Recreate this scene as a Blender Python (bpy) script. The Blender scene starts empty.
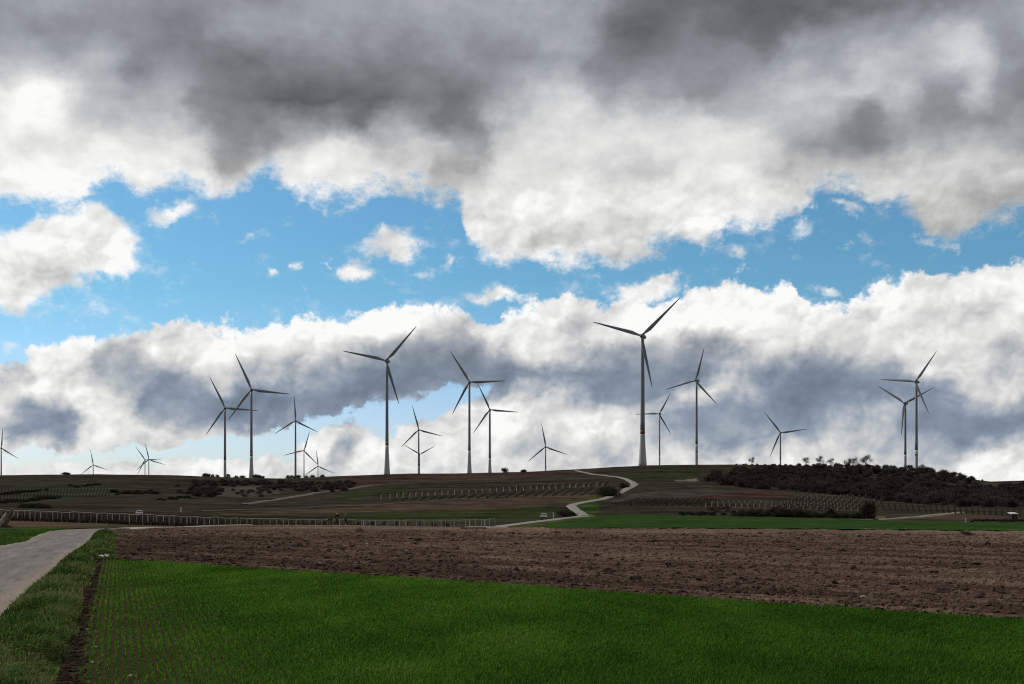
import bpy, bmesh, math, random
import numpy as np
from mathutils import Vector, Matrix

random.seed(7)
rng = np.random.default_rng(11)
sc = bpy.context.scene
COL = sc.collection
F, CX, HZ, EYE = 1138.0, 512.0, 497.0, 2.5      # focal length in pixels, eye 2.5 m above the field
R = math.radians

# ------------------------------------------------------------------ helpers
def hash2(ix, iy, seed):
    h = (ix.astype(np.int64) * 374761393 + iy.astype(np.int64) * 668265263 + seed * 974634777) & 0xFFFFFFFF
    h = ((h ^ (h >> 13)) * 1274126177) & 0xFFFFFFFF
    h = (h ^ (h >> 16)) & 0xFFFFFFFF
    return h / 4294967295.0

def vnoise(x, y, seed=0):
    x = np.asarray(x, float); y = np.asarray(y, float)
    ix = np.floor(x); iy = np.floor(y)
    fx = x - ix; fy = y - iy
    fx = fx * fx * (3 - 2 * fx); fy = fy * fy * (3 - 2 * fy)
    a = hash2(ix, iy, seed); b = hash2(ix + 1, iy, seed)
    c = hash2(ix, iy + 1, seed); d = hash2(ix + 1, iy + 1, seed)
    return (a * (1 - fx) + b * fx) * (1 - fy) + (c * (1 - fx) + d * fx) * fy

def fbm(x, y, oct=4, seed=0, rough=.5):
    s = 0; a = 1; t = 0
    for o in range(oct):
        s = s + a * vnoise(np.asarray(x) * 2 ** o, np.asarray(y) * 2 ** o, seed + o * 17)
        t += a; a *= rough
    return s / t

def tag(o, label=None, cat=None, group=None, kind=None):
    if label: o['label'] = label
    if cat: o['category'] = cat
    if group: o['group'] = group
    if kind: o['kind'] = kind
    return o

def link(name, me, mat=None, parent=None):
    o = bpy.data.objects.new(name, me); COL.objects.link(o)
    if mat is not None:
        for m in (mat if isinstance(mat, (list, tuple)) else [mat]): me.materials.append(m)
    if parent is not None: o.parent = parent
    return o

def empty(name, loc, rz=0):
    o = bpy.data.objects.new(name, None); COL.objects.link(o)
    o.location = loc; o.rotation_euler = (0, 0, rz); o.empty_display_size = .5
    return o

def copy_tree(o, parent=None):
    c = o.copy(); COL.objects.link(c)
    if parent is not None: c.parent = parent
    for ch in [x for x in bpy.data.objects if x.parent == o]:
        copy_tree(ch, c)
    return c

def np_mesh(name, V, faces_list, smooth=False):
    """faces_list: list of int arrays (n,k)"""
    me = bpy.data.meshes.new(name)
    V = np.asarray(V, np.float32)
    me.vertices.add(len(V)); me.vertices.foreach_set('co', V.ravel())
    loops = np.concatenate([f.ravel() for f in faces_list]).astype(np.int32)
    tot = np.concatenate([np.full(len(f), f.shape[1], np.int32) for f in faces_list])
    start = np.concatenate([[0], np.cumsum(tot)[:-1]]).astype(np.int32)
    me.loops.add(len(loops)); me.loops.foreach_set('vertex_index', loops)
    me.polygons.add(len(tot)); me.polygons.foreach_set('loop_start', start)
    me.polygons.foreach_set('use_smooth', np.full(len(tot), smooth, bool))
    me.update(calc_edges=True); me.validate()
    return me

def attr(me, name, vals):
    a = me.attributes.new(name, 'FLOAT', 'POINT'); a.data.foreach_set('value', np.asarray(vals, np.float32).ravel())
def attr_col(me, name, vals):
    a = me.attributes.new(name, 'FLOAT_COLOR', 'POINT'); a.data.foreach_set('color', np.asarray(vals, np.float32).ravel())

def grid_faces(n, m):
    i = np.arange(n - 1)[:, None]; j = np.arange(m - 1)[None, :]
    a = i * m + j
    return np.stack([a, a + m, a + m + 1, a + 1], -1).reshape(-1, 4)

class MB:
    """collects simple shapes into one mesh"""
    def __init__(s): s.v = []; s.f = []
    def add(s, vs, fs):
        b = len(s.v); s.v += [tuple(v) for v in vs]; s.f += [tuple(i + b for i in f) for f in fs]
    def box(s, x0, x1, y0, y1, z0, z1, M=None):
        vs = [Vector((x, y, z)) for z in (z0, z1) for y in (y0, y1) for x in (x0, x1)]
        if M is not None: vs = [M @ v for v in vs]
        s.add(vs, [(0, 2, 3, 1), (4, 5, 7, 6), (0, 1, 5, 4), (2, 6, 7, 3), (0, 4, 6, 2), (1, 3, 7, 5)])
    def tube(s, pts, rad, n=6, cap=True):
        pts = [Vector(p) for p in pts]; rings = []
        for i, p in enumerate(pts):
            d = (pts[min(i + 1, len(pts) - 1)] - pts[max(i - 1, 0)]).normalized()
            u = d.orthogonal().normalized() if abs(d.z) < .99 else Vector((1, 0, 0))
            if abs(d.z) < .99: u = Vector((0, 0, 1)).cross(d).normalized()
            w = d.cross(u).normalized(); r = rad[i] if isinstance(rad, (list, tuple)) else rad
            rings.append([p + (u * math.cos(2 * math.pi * k / n) + w * math.sin(2 * math.pi * k / n)) * r for k in range(n)])
        vs = [v for r_ in rings for v in r_]; fs = []
        for i in range(len(pts) - 1):
            for k in range(n):
                fs.append((i * n + k, i * n + (k + 1) % n, (i + 1) * n + (k + 1) % n, (i + 1) * n + k))
        if cap:
            fs.append(tuple(reversed(range(n)))); fs.append(tuple((len(pts) - 1) * n + k for k in range(n)))
        s.add(vs, fs)
    def tri(s, a, b, c): s.add([a, b, c], [(0, 1, 2)])
    def mesh(s, name, smooth=False):
        me = bpy.data.meshes.new(name); me.from_pydata(s.v, [], s.f)
        if smooth: me.polygons.foreach_set('use_smooth', [True] * len(me.polygons))
        me.update(); return me
    def build(s, name, mat, parent=None, smooth=False):
        return link(name, s.mesh(name, smooth), mat, parent)

# ------------------------------------------------------------------ node helpers
class NT:
    def __init__(s, tree): s.t = tree
    def n(s, typ, **kw):
        nd = s.t.nodes.new(typ)
        for k, v in kw.items(): setattr(nd, k, v)
        return nd
    def put(s, sock, v):
        if v is None: return
        if isinstance(v, bpy.types.NodeSocket): s.t.links.new(v, sock)
        else: sock.default_value = v
    def m(s, op, a, b=None, c=None, clamp=False):
        nd = s.n('ShaderNodeMath', operation=op, use_clamp=clamp)
        s.put(nd.inputs[0], a); s.put(nd.inputs[1], b); s.put(nd.inputs[2], c)
        return nd.outputs[0]
    def vm(s, op, a, b=None, scale=None):
        nd = s.n('ShaderNodeVectorMath', operation=op)
        s.put(nd.inputs[0], a); s.put(nd.inputs[1], b)
        if scale is not None: s.put(nd.inputs['Scale'], scale)
        return nd.outputs[0]
    def sstep(s, x, lo, hi, o0=0., o1=1.):
        nd = s.n('ShaderNodeMapRange', interpolation_type='SMOOTHSTEP')
        s.put(nd.inputs[0], x); s.put(nd.inputs[1], lo); s.put(nd.inputs[2], hi); s.put(nd.inputs[3], o0); s.put(nd.inputs[4], o1)
        return nd.outputs[0]
    def lin(s, x, lo, hi, o0=0., o1=1.):
        nd = s.n('ShaderNodeMapRange', clamp=True)
        s.put(nd.inputs[0], x); s.put(nd.inputs[1], lo); s.put(nd.inputs[2], hi); s.put(nd.inputs[3], o0); s.put(nd.inputs[4], o1)
        return nd.outputs[0]
    def noise(s, vec, scale, detail=4, rough=.55, out=0, lac=2., dist=0.):
        nd = s.n('ShaderNodeTexNoise'); s.put(nd.inputs['Vector'], vec)
        nd.inputs['Scale'].default_value = scale; nd.inputs['Detail'].default_value = detail
        nd.inputs['Roughness'].default_value = rough; nd.inputs['Lacunarity'].default_value = lac
        nd.inputs['Distortion'].default_value = dist
        return nd.outputs[out]
    def mix(s, f, a, b, typ='MIX'):
        nd = s.n('ShaderNodeMix', data_type='RGBA', blend_type=typ, clamp_factor=True)
        s.put(nd.inputs[0], f); s.put(nd.inputs[6], a); s.put(nd.inputs[7], b)
        return nd.outputs[2]
    def sep(s, v):
        nd = s.n('ShaderNodeSeparateXYZ'); s.put(nd.inputs[0], v); return nd.outputs
    def comb(s, x, y, z):
        nd = s.n('ShaderNodeCombineXYZ'); s.put(nd.inputs[0], x); s.put(nd.inputs[1], y); s.put(nd.inputs[2], z); return nd.outputs[0]
    def bump(s, h, strength, dist):
        nd = s.n('ShaderNodeBump'); s.put(nd.inputs['Height'], h)
        nd.inputs['Strength'].default_value = strength; nd.inputs['Distance'].default_value = dist
        return nd.outputs[0]

def C4(c): return (c[0], c[1], c[2], 1.0)

def new_mat(name):
    m = bpy.data.materials.new(name); m.use_nodes = True
    t = m.node_tree; t.nodes.clear()
    N = NT(t)
    out = N.n('ShaderNodeOutputMaterial')
    return m, N, out

def simple_mat(name, col, rough=.7, var=.18, scale=3., spec=.3, metal=0., bump=0.):
    m, N, out = new_mat(name)
    p = N.n('ShaderNodeBsdfPrincipled')
    tc = N.n('ShaderNodeTexCoord')
    n = N.noise(tc.outputs['Object'], scale, 5, .6)
    f = N.lin(n, .25, .75)
    c = N.mix(f, C4([x * (1 - var) for x in col]), C4([min(1, x * (1 + var)) for x in col]))
    N.put(p.inputs['Base Color'], c)
    p.inputs['Roughness'].default_value = rough; p.inputs['Specular IOR Level'].default_value = spec
    p.inputs['Metallic'].default_value = metal
    if bump: N.put(p.inputs['Normal'], N.bump(n, .6, bump))
    N.t.links.new(p.outputs[0], out.inputs[0])
    return m

def leaf_mat(name, stops, trans=.35, attrname='tint', patch=None):
    """blades and leaves: colour from a per-blade attribute, some light passes through"""
    m, N, out = new_mat(name)
    a = N.n('ShaderNodeAttribute', attribute_name=attrname)
    r = N.n('ShaderNodeValToRGB'); cr = r.color_ramp
    while len(cr.elements) < len(stops): cr.elements.new(.5)
    for e, (p, c) in zip(cr.elements, stops): e.position = p; e.color = C4(c)
    N.put(r.inputs[0], a.outputs['Fac'])
    col = r.outputs[0]
    d = N.n('ShaderNodeBsdfDiffuse'); tr = N.n('ShaderNodeBsdfTranslucent'); mx = N.n('ShaderNodeMixShader')
    N.put(d.inputs[0], col); N.put(tr.inputs[0], col); mx.inputs[0].default_value = trans
    N.t.links.new(d.outputs[0], mx.inputs[1]); N.t.links.new(tr.outputs[0], mx.inputs[2])
    N.t.links.new(mx.outputs[0], out.inputs[0])
    return m

# ------------------------------------------------------------------ terrain
TY = [160, 185, 215, 260, 300, 350, 450, 600, 800, 1000]
TAB = {
    -500: [524.5, 522.3, 520.5, 516.5, 513, 509.5, 502.5, 494, 485, 478],
    0:   [524.5, 522.3, 520.5, 516.5, 513, 509.5, 502.5, 494, 484, 475.5],
    100: [526.5, 524.3, 523.3, 519, 515.5, 511, 504, 495, 484, 474.3],
    180: [527.4, 526, 526.6, 522, 517, 512, 505, 496, 485.5, 475.6],
    250: [526.6, 525, 529, 524.5, 519, 513.5, 506, 497, 487, 478],
    290: [526.6, 525, 530, 525.5, 519.2, 513.8, 506, 496.5, 486.5, 478.6],
    340: [526.6, 525, 530.8, 526, 519.5, 514, 506, 496, 485.5, 476],
    400: [527.3, 526, 531.2, 526.5, 520, 514.5, 506.2, 495.7, 484.5, 474],
    450: [528, 527, 531.5, 527, 520.5, 515, 506.5, 495.5, 483.5, 473.6],
    520: [528.5, 528, 529, 524.5, 521, 515.8, 506.5, 495.2, 482.8, 472],
    580: [528.6, 527, 525, 522, 519, 515, 506.5, 495, 481.5, 469.3],
    650: [528.5, 526, 523.5, 519.5, 516.5, 512.5, 504.5, 493, 479, 465.2],
    740: [528.6, 526, 523.6, 520, 517, 513, 506, 496, 481, 464.3],
    800: [529, 526.5, 524, 521, 518.5, 515, 508.5, 498, 483, 465.5],
    900: [529.5, 527.6, 525.6, 523, 520.5, 517.5, 511, 501, 487, 470],
    950: [529.8, 528, 526, 523.5, 521, 518, 511.3, 502, 489, 477],
    990: [530, 528.4, 526.4, 524, 521.2, 518.2, 512, 503, 491, 481.5],
    1024: [530.3, 528.6, 526.8, 524.3, 521.5, 518.5, 512.5, 503.5, 491.5, 480.5],
    1600: [530.3, 528.6, 526.8, 524.3, 521.5, 518.5, 512.5, 503.5, 493, 484],
}
TPX = np.array(sorted(TAB)); YD = np.concatenate([np.linspace(0, 1500, 3001), np.geomspace(1502, 26000, 600)])
def pchip(x, y, q):
    x = np.asarray(x, float); y = np.asarray(y, float); h = np.diff(x); d = np.diff(y) / h
    m = np.zeros_like(y)
    for i in range(1, len(x) - 1):
        if d[i - 1] * d[i] > 0:
            w1 = 2 * h[i] + h[i - 1]; w2 = h[i] + 2 * h[i - 1]
            m[i] = (w1 + w2) / (w1 / d[i - 1] + w2 / d[i])
    k = np.clip(np.searchsorted(x, q) - 1, 0, len(x) - 2); t = (q - x[k]) / h[k]
    t = np.clip(t, 0, 1)
    return ((2 * t**3 - 3 * t**2 + 1) * y[k] + (t**3 - 2 * t**2 + t) * h[k] * m[k]
            + (-2 * t**3 + 3 * t**2) * y[k + 1] + (t**3 - t**2) * h[k] * m[k + 1])
def zrow(row, Y): return EYE - (row - HZ) * Y / F
ZT = []
for p in TPX:
    rows = TAB[p]; cr = rows[-1]
    ys = [0, 25, 50, 75, 100, 130] + TY + [1100, 1300, 1500, 2000, 3000, 8000, 26000]
    zs = [0, 0, 0, -.2, -.55, -1.05] + [zrow(r, y) for r, y in zip(rows, TY)]
    zs += [zrow(cr + .4, 1100), zrow(cr + .9, 1300), zrow(cr + 1.5, 1500), zrow(cr + 3, 2000), zrow(cr + 9, 3000)]
    zs += [zs[-1] - 4, 0]
    ZT.append(pchip(ys, zs, YD))
ZT = np.array(ZT)

def zfun(X, Y):
    X = np.asarray(X, float); Y = np.asarray(Y, float)
    X, Y = np.broadcast_arrays(X, Y); sh = X.shape; X = X.ravel(); Y = Y.ravel()
    Yc = np.clip(Y, 0, 26000)
    px = np.clip(CX + F * X / np.maximum(Y, 8.0), TPX[0], TPX[-1] - 1e-6)
    k = np.clip(np.searchsorted(TPX, px, side='right') - 1, 0, len(TPX) - 2)
    w = (px - TPX[k]) / (TPX[k + 1] - TPX[k])
    yi = np.interp(Yc, YD, np.arange(len(YD))); j = np.clip(yi.astype(int), 0, len(YD) - 2); f = yi - j
    z0 = ZT[k, j] * (1 - f) + ZT[k, j + 1] * f
    z1 = ZT[k + 1, j] * (1 - f) + ZT[k + 1, j + 1] * f
    z = z0 * (1 - w) + z1 * w
    a = np.clip((Y - 190) / 250, 0, 1) * .8
    z = z + a * (fbm(X / 45, Y / 45, 4, 3) - .5) * 1.4
    return z.reshape(sh)

_Ym = np.concatenate([np.arange(8, 160, .25), np.arange(160, 1400, .5), np.arange(1400, 3000, 4)])
def hit(px, row, ymin=0):
    """the point where the sight line through a pixel meets the ground"""
    X = (px - CX) / F * _Ym; z = zfun(X, _Ym); r = HZ + F * (EYE - z) / _Ym
    ok = (r <= row) & (_Ym >= ymin)
    if not ok.any():
        s = (_Ym > 700) & (_Ym < 1200); i = np.where(s)[0][np.argmin(r[s])]
    else: i = int(np.argmax(ok))
    return Vector((X[i], _Ym[i], z[i]))
def at(px, Y):
    X = (px - CX) / F * Y
    return Vector((X, Y, float(zfun(X, Y))))
def gz(x, y): return float(zfun(x, y))

def in_poly(px, py, poly):
    c = np.zeros(px.shape, bool); n = len(poly)
    for i in range(n):
        x0, y0 = poly[i]; x1, y1 = poly[(i + 1) % n]
        if y0 == y1: continue
        cond = ((y0 > py) != (y1 > py)) & (px < (x1 - x0) * (py - y0) / (y1 - y0) + x0)
        c ^= cond
    return c

# ------------------------------------------------------------------ ground sheet
fine = np.arange(-260, 1286, 2.0)
azf = np.arctan((fine - CX) / F)
azl = np.linspace(-math.pi, azf[0], 46)[:-1]; azr = np.linspace(azf[-1], math.pi, 46)[1:-1]
AZ = np.concatenate([azl, azf, azr])
RR = np.concatenate([np.geomspace(1.2, 158, 46), np.arange(161, 1260, 4.0), np.geomspace(1275, 26000, 40)])
A_, R_ = np.meshgrid(AZ, RR, indexing='ij')
GX = np.sin(A_) * R_; GY = np.cos(A_) * R_
GZ = zfun(GX, GY)
nA, nR = A_.shape
V = np.stack([GX, GY, GZ], -1).reshape(-1, 3)
q = grid_faces(nA, nR)[:, ::-1]
j = np.arange(nR - 1); a = (nA - 1) * nR + j
q2 = np.stack([a, j, j + 1, a + 1], -1)[:, ::-1]
V = np.vstack([V, [[0, 0, 0]]])
ii = np.arange(nA); t3 = np.stack([ii * nR, ((ii + 1) % nA) * nR, np.full(nA, len(V) - 1)], -1)
me = np_mesh('ground', V, [np.vstack([q, q2]), t3], True)
gpx = np.where(V[:, 1] > 5, CX + F * V[:, 0] / np.maximum(V[:, 1], 5), -9999)
gpy = np.where(V[:, 1] > 5, HZ + F * (EYE - V[:, 2]) / np.maximum(V[:, 1], 5), 9999)
soil = np.array([.075, .05, .036]); hillc = np.array([.036, .033, .024])
far = np.clip((V[:, 1] - 195) / 20, 0, 1)[:, None]
gc = soil * (1 - far) + hillc * far
PARC = [
    ([(335, 477), (400, 474), (460, 474), (560, 471), (600, 469.5), (560, 476), (480, 480), (400, 484), (345, 488), (340, 480)], (.052, .035, .028)),
    ([(360, 505), (520, 497), (585, 493), (600, 497), (590, 503), (560, 505), (470, 507), (370, 509)], (.062, .043, .035)),
    ([(330, 514), (520, 507), (560, 507), (570, 515), (540, 519), (480, 521), (330, 521)], (.032, .042, .018)),
    ([(215, 512), (330, 508), (520, 503), (560, 505), (520, 508), (330, 513), (225, 516)], (.066, .046, .034)),
    ([(330, 500), (352, 491), (400, 488), (420, 492), (380, 497)], (.03, .038, .02)),
    ([(680, 497), (735, 490), (790, 492), (780, 497), (700, 499)], (.055, .031, .026)),
    ([(610, 502), (640, 492), (700, 489), (735, 492), (690, 497), (620, 504)], (.05, .047, .04)),
    ([(20, 485), (110, 484), (118, 492), (60, 501), (20, 501)], (.036, .041, .026)),
    ([(140, 497), (200, 492), (240, 505), (180, 511), (120, 510)], (.042, .037, .028)),
    ([(584, 505), (597, 502), (600, 512), (588, 516), (580, 510)], (.04, .068, .02)),
    ([(470, 529.5), (520, 526), (560, 520), (588, 517), (610, 529.5)], (.05, .056, .022)),
    ([(540, 502), (575, 499), (612, 494), (612, 497), (580, 503)], (.055, .055, .028)),
    ([(885, 520), (900, 518.5), (965, 513.5), (1015, 517), (1015, 522.5), (890, 521)], (.056, .038, .03)),
    ([(880, 519.8), (925, 515.5), (962, 511.8), (966, 513), (930, 517), (890, 520.2)], (.10, .085, .06)),
    ([(850, 516), (885, 516), (885, 520), (850, 519.5)], (.1, .095, .05)),
    ([(984, 483), (1060, 480), (1060, 487), (984, 486)], (.06, .043, .038)),
    ([(955, 487), (975, 485), (978, 488), (957, 489)], (.085, .085, .05)),
    ([(-260, 517), (10, 520), (108, 522.8), (108, 526.5), (-260, 527)], (.115, .075, .056)),
    ([(215, 487), (255, 485), (278, 487), (280, 494), (240, 497), (212, 496)], (.066, .062, .05)),
    ([(676, 480.5), (697, 478.5), (698, 481), (678, 482)], (.15, .14, .12)),
    ([(590, 476), (650, 469), (700, 467), (700, 476), (640, 484), (624, 478)], (.034, .036, .022)),
]
wob = (fbm(V[:, 0] / 9, V[:, 1] / 30, 3, 91) - .5) * 1.6
for poly, c in PARC:
    msk = in_poly(gpx + wob * 4, gpy + wob, poly) & (V[:, 1] > 120) & (V[:, 1] < 1300)
    gc[msk] = c
gc = np.hstack([gc, np.ones((len(gc), 1))])
attr_col(me, 'parcel', gc)
m, N, out = new_mat('ground_soil')
at_ = N.n('ShaderNodeAttribute', attribute_name='parcel')
geo = N.n('ShaderNodeNewGeometry')
pos = geo.outputs['Position']
st = N.vm('MULTIPLY', pos, (1, .35, 1))
n1 = N.noise(st, .09, 6, .65); n2 = N.noise(pos, 1.3, 5, .7); n3 = N.noise(pos, 9., 4, .7)
k = N.m('MULTIPLY', N.lin(n1, .3, .7, .62, 1.4), N.lin(n2, .3, .7, .7, 1.3))
k = N.m('MULTIPLY', k, N.lin(n3, .3, .7, .75, 1.25))
sb = N.noise(N.vm('MULTIPLY', pos, (.011, .075, .2)), 1., 5, .65); gp = N.sep(pos)
k = N.m('MULTIPLY', k, N.m('MULTIPLY_ADD', N.m('SUBTRACT', N.lin(sb, .33, .67, .5, 1.65), 1.), N.sstep(gp[1], 200., 280.), 1.))
colr = N.vm('SCALE', at_.outputs['Color'], scale=k)
grn = N.mix(N.sstep(N.noise(pos, .035, 5, .65), .52, .68, 0., .45), colr, (.034, .043, .018, 1))
p = N.n('ShaderNodeBsdfPrincipled'); N.put(p.inputs['Base Color'], grn)
p.inputs['Roughness'].default_value = .95; p.inputs['Specular IOR Level'].default_value = 0.
N.put(p.inputs['Normal'], N.bump(N.m('ADD', n3, n2), .8, .09))
N.t.links.new(p.outputs[0], out.inputs[0])
tag(link('ground', me, m), kind='structure')

# ------------------------------------------------------------------ draped sheets
def sheet(name, X, Y, dz, mat, disp=None, smooth=True, kind='structure'):
    Z = zfun(X, Y) + dz
    if disp is not None: Z = Z + disp
    n, mm = X.shape
    me = np_mesh(name, np.stack([X, Y, Z], -1).reshape(-1, 3), [grid_faces(n, mm)], smooth)
    # faces should look up
    if me.polygons[0].normal.z < 0: me.flip_normals()
    o = link(name, me, mat); tag(o, kind=kind); return o, me, Z

# wheat ---------------------------------------------------------------
def xb(Y): return -6.5 - .347 * (np.asarray(Y) - 16.4)          # left edge of the wheat, along the road
BX0, BY0 = -16.15, 45.2
DX, DY = 26.32, -22.6                                             # direction of the wheat / plough boundary
def ybound(X): return BY0 + (np.asarray(X) - BX0) * DY / DX
def yfar_s(s):                                                  # where row at offset s meets the boundary
    return (BY0 + DY / DX * (s - 6.5 + .347 * 16.4 - BX0)) / (1 + DY / DX * .347)
m, N, out = new_mat('wheat_soil')
geo = N.n('ShaderNodeNewGeometry'); pos = geo.outputs['Position']
a1 = N.noise(pos, 6, 5, .7); a2 = N.noise(pos, .35, 4, .6)
c = N.mix(N.lin(a1, .3, .7), (.03, .02, .014, 1), (.075, .052, .036, 1))
c = N.mix(N.lin(a2, .35, .65, 0., .3), c, (.03, .07, .012, 1))
p = N.n('ShaderNodeBsdfPrincipled'); N.put(p.inputs['Base Color'], c); p.inputs['Roughness'].default_value = .95
p.inputs['Specular IOR Level'].default_value = 0.
N.put(p.inputs['Normal'], N.bump(a1, .9, .05)); N.t.links.new(p.outputs[0], out.inputs[0])
ss = np.concatenate([np.linspace(0, 14, 90), np.linspace(14.3, 75, 120)])
tt = np.linspace(0, 1, 160)
S, T = np.meshgrid(ss, tt, indexing='ij')
Y0 = 5.0
YF = np.maximum(yfar_s(S), Y0 + 1)
YY = Y0 + (YF - Y0) * T; XX = xb(YY) + S
sheet('wheat_field', XX, YY, .02, m, (fbm(XX * 5, YY * 5, 3, 5) - .5) * .05)

def blades(name, base, h, w, az, lean, tint, mat, bend=.45, label=None):
    """grass blades: two faces each, tapering and bent over"""
    n = len(base)
    d = np.stack([np.cos(az), np.sin(az), np.zeros(n)], -1)
    s = np.stack([-np.sin(az), np.cos(az), np.zeros(n)], -1)
    up = np.array([0, 0, 1.0])
    b = base; hw = (w * .5)[:, None]; h_ = h[:, None]; le = lean[:, None]
    mid = b + up * h_ * .6 + d * h_ * le * .35
    tip = b + up * h_ * (1 - .35 * le) + d * h_ * le
    Vv = np.stack([b - s * hw, b + s * hw, mid + s * hw * .8, mid - s * hw * .8, tip], 1).reshape(-1, 3)
    i = np.arange(n) * 5
    me = np_mesh(name, Vv, [np.stack([i, i + 1, i + 2, i + 3], -1), np.stack([i + 3, i + 2, i + 4], -1)])
    attr(me, 'tint', np.repeat(tint, 5))
    o = link(name, me, mat); return o

wheat_mat = leaf_mat('wheat_leaf', [(0, (.032, .09, .012)), (.45, (.075, .19, .02)), (.8, (.125, .25, .03)), (1, (.24, .25, .08))], .45)
NB = 420000
# plants stand in drill rows 12.5 cm apart; choose more plants where the picture is nearer
s_ = []; y_ = []
ytry = Y0 + 6 + (44 - Y0) * rng.random(NB * 5) ** 1.2
half = (1120 - CX) / F
stry = np.round((rng.random(NB * 5) * (60)) / .125) * .125 + .3
xtry = xb(ytry) + stry
keep = (ytry < yfar_s(stry) - .1) & (xtry < ytry * half + .6) & (xtry > ytry * (-CX - 40) / F)
ytry = ytry[keep]; stry = stry[keep]; xtry = xtry[keep]
# thin and patchy near the left border
edge = np.clip((stry - .2) / (2.6 + 3.8 * (fbm(ytry / 2.4, stry / 2, 3, 77))), 0, 1)
edge = np.where(ytry > 30, np.clip(edge + .12, 0, 1), edge)
dens = fbm(xtry / 1.1, ytry / 2.2, 4, 21)
keep = rng.random(len(ytry)) < (.36 + .64 * edge) * np.clip(.6 + 1.1 * dens, 0, 1)
ytry = ytry[keep][:NB]; stry = stry[keep][:NB]; xtry = xtry[keep][:NB]
n = len(ytry)
xx = xtry + rng.normal(0, 1, n) * np.clip(.014 + .0011 * stry, 0, .026); yy = ytry + rng.normal(0, .02, n)
big = fbm(xx / 5, yy / 9, 4, 31)
mot = fbm(xx / 1.6, yy / 3.2, 4, 33, .6)
hh = (.075 + .08 * rng.random(n)) * (.55 + .3 * big + .6 * mot) * (.55 + .45 * np.clip((stry - .2) / 3, 0, 1))
ww = (.008 + .007 * rng.random(n)) * (1 + .05 * np.clip(yy - 14, 0, 40))
tint = np.clip(.33 + .14 * np.clip(1 - stry / 6, 0, 1) + (big - .5) * .35 + (mot - .5) * .9 + rng.normal(0, .2, n), 0, 1)
tint = np.where(rng.random(n) < .007 + .1 * np.clip(1 - stry / 3.5, 0, 1), .97, np.minimum(tint, .88))
base = np.stack([xx, yy, zfun(xx, yy) + .012], -1)
w_o = blades('wheat_crop', base, hh, ww, rng.random(n) * 6.283, .25 + .6 * rng.random(n), tint, wheat_mat)
tag(w_o, 'young green winter wheat growing in drill rows in the foreground', 'wheat', kind='stuff')

# ploughed field -------------------------------------------------------
m, N, out = new_mat('ploughed_soil')
geo = N.n('ShaderNodeNewGeometry'); pos = geo.outputs['Position']
ca, sa = DX / math.hypot(DX, DY), DY / math.hypot(DX, DY)
sx = N.sep(pos)
al = N.m('ADD', N.m('MULTIPLY', sx[0], ca), N.m('MULTIPLY', sx[1], sa))
ac = N.m('SUBTRACT', N.m('MULTIPLY', sx[1], ca), N.m('MULTIPLY', sx[0], sa))
fv = N.comb(N.m('MULTIPLY', al, .22), ac, 0.)
a1 = N.noise(pos, 5.5, 5, .7); a2 = N.noise(fv, .55, 5, .65); a3 = N.noise(pos, .03, 3, .5); a4 = N.noise(pos, 1.6, 4, .7)
dry = N.m('ADD', N.m('ADD', N.lin(sx[1], 22., 120., 0., .5), N.lin(sx[0], -20., 50., -.08, .14)), N.lin(a3, .38, .62, -.2, .22))
wv_ = N.n('ShaderNodeTexWave', wave_type='BANDS', bands_direction='Y'); N.put(wv_.inputs['Vector'], N.comb(al, ac, 0.)); wv_.inputs['Scale'].default_value = .35; wv_.inputs['Distortion'].default_value = 3.; wv_.inputs['Detail'].default_value = 3; wv_.inputs['Detail Scale'].default_value = .6
dry = N.m('ADD', dry, N.lin(a2, .35, .65, -.25, .25)); dry = N.m('ADD', dry, N.lin(wv_.outputs['Fac'], 0., 1., -.16, .16))
dry = N.m('ADD', dry, N.lin(a4, .35, .65, -.1, .1))
dry = N.m('ADD', dry, N.lin(a1, .3, .7, -.1, .25), clamp=True)
c = N.mix(dry, (.062, .040, .031, 1), (.262, .182, .137, 1))
p = N.n('ShaderNodeBsdfPrincipled'); N.put(p.inputs['Base Color'], c); p.inputs['Roughness'].default_value = .95
p.inputs['Specular IOR Level'].default_value = 0.
N.put(p.inputs['Normal'], N.bump(N.m('ADD', a1, a4), 1., .12)); N.t.links.new(p.outputs[0], out.inputs[0])
plough_mat = m
cols = np.arange(107.5, 1290, 1.5)
yfars = np.array([hit(pc, float(np.interp(pc, [96, 108, 180, 240, 300, 400, 480, 560, 700, 850, 1024, 1300], [531, 530.6, 527.6, 525.2, 525.1, 526.1, 527.5, 528.4, 528.4, 529.4, 530.6, 532])), 60).y for pc in cols])
yfars = np.minimum(yfars, 186); yfars = np.convolve(np.pad(yfars, 20, mode='edge'), np.ones(41) / 41, 'valid')
farrow_px = [96, 108, 180, 240, 300, 400, 480, 560, 700, 850, 1024, 1300]
farrow_r = [531, 530.6, 527.6, 525.2, 525.1, 526.1, 527.5, 528.4, 528.4, 529.4, 530.6, 532]
NTt = 300
Xg = np.zeros((len(cols), NTt)); Yg = np.zeros_like(Xg)
for i, pc in enumerate(cols):
    k_ = (pc - CX) / F
    yn = (BY0 - BX0 * DY / DX) / (1 - k_ * DY / DX) + .25      # boundary on this sight line
    yn += .25 * (fbm(pc / 9., .5, 3, 8) - .5)
    yf = yfars[i] + 8 * min(1, max(0, (pc - 540) / 60))
    t = np.linspace(0, 1, NTt)
    inv = 1 / yn + (1 / yf - 1 / yn) * t
    yy_ = .55 / inv + .45 * (yn + (yf - yn) * t)
    Yg[i] = yy_; Xg[i] = k_ * yy_
al_ = Xg * ca + Yg * sa; ac_ = Yg * ca - Xg * sa
clod = fbm(Xg * 7.5, Yg * 7.5, 3, 41, .65); clod2 = fbm(Xg * 1.1, Yg * 1.1, 2, 43)
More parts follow.
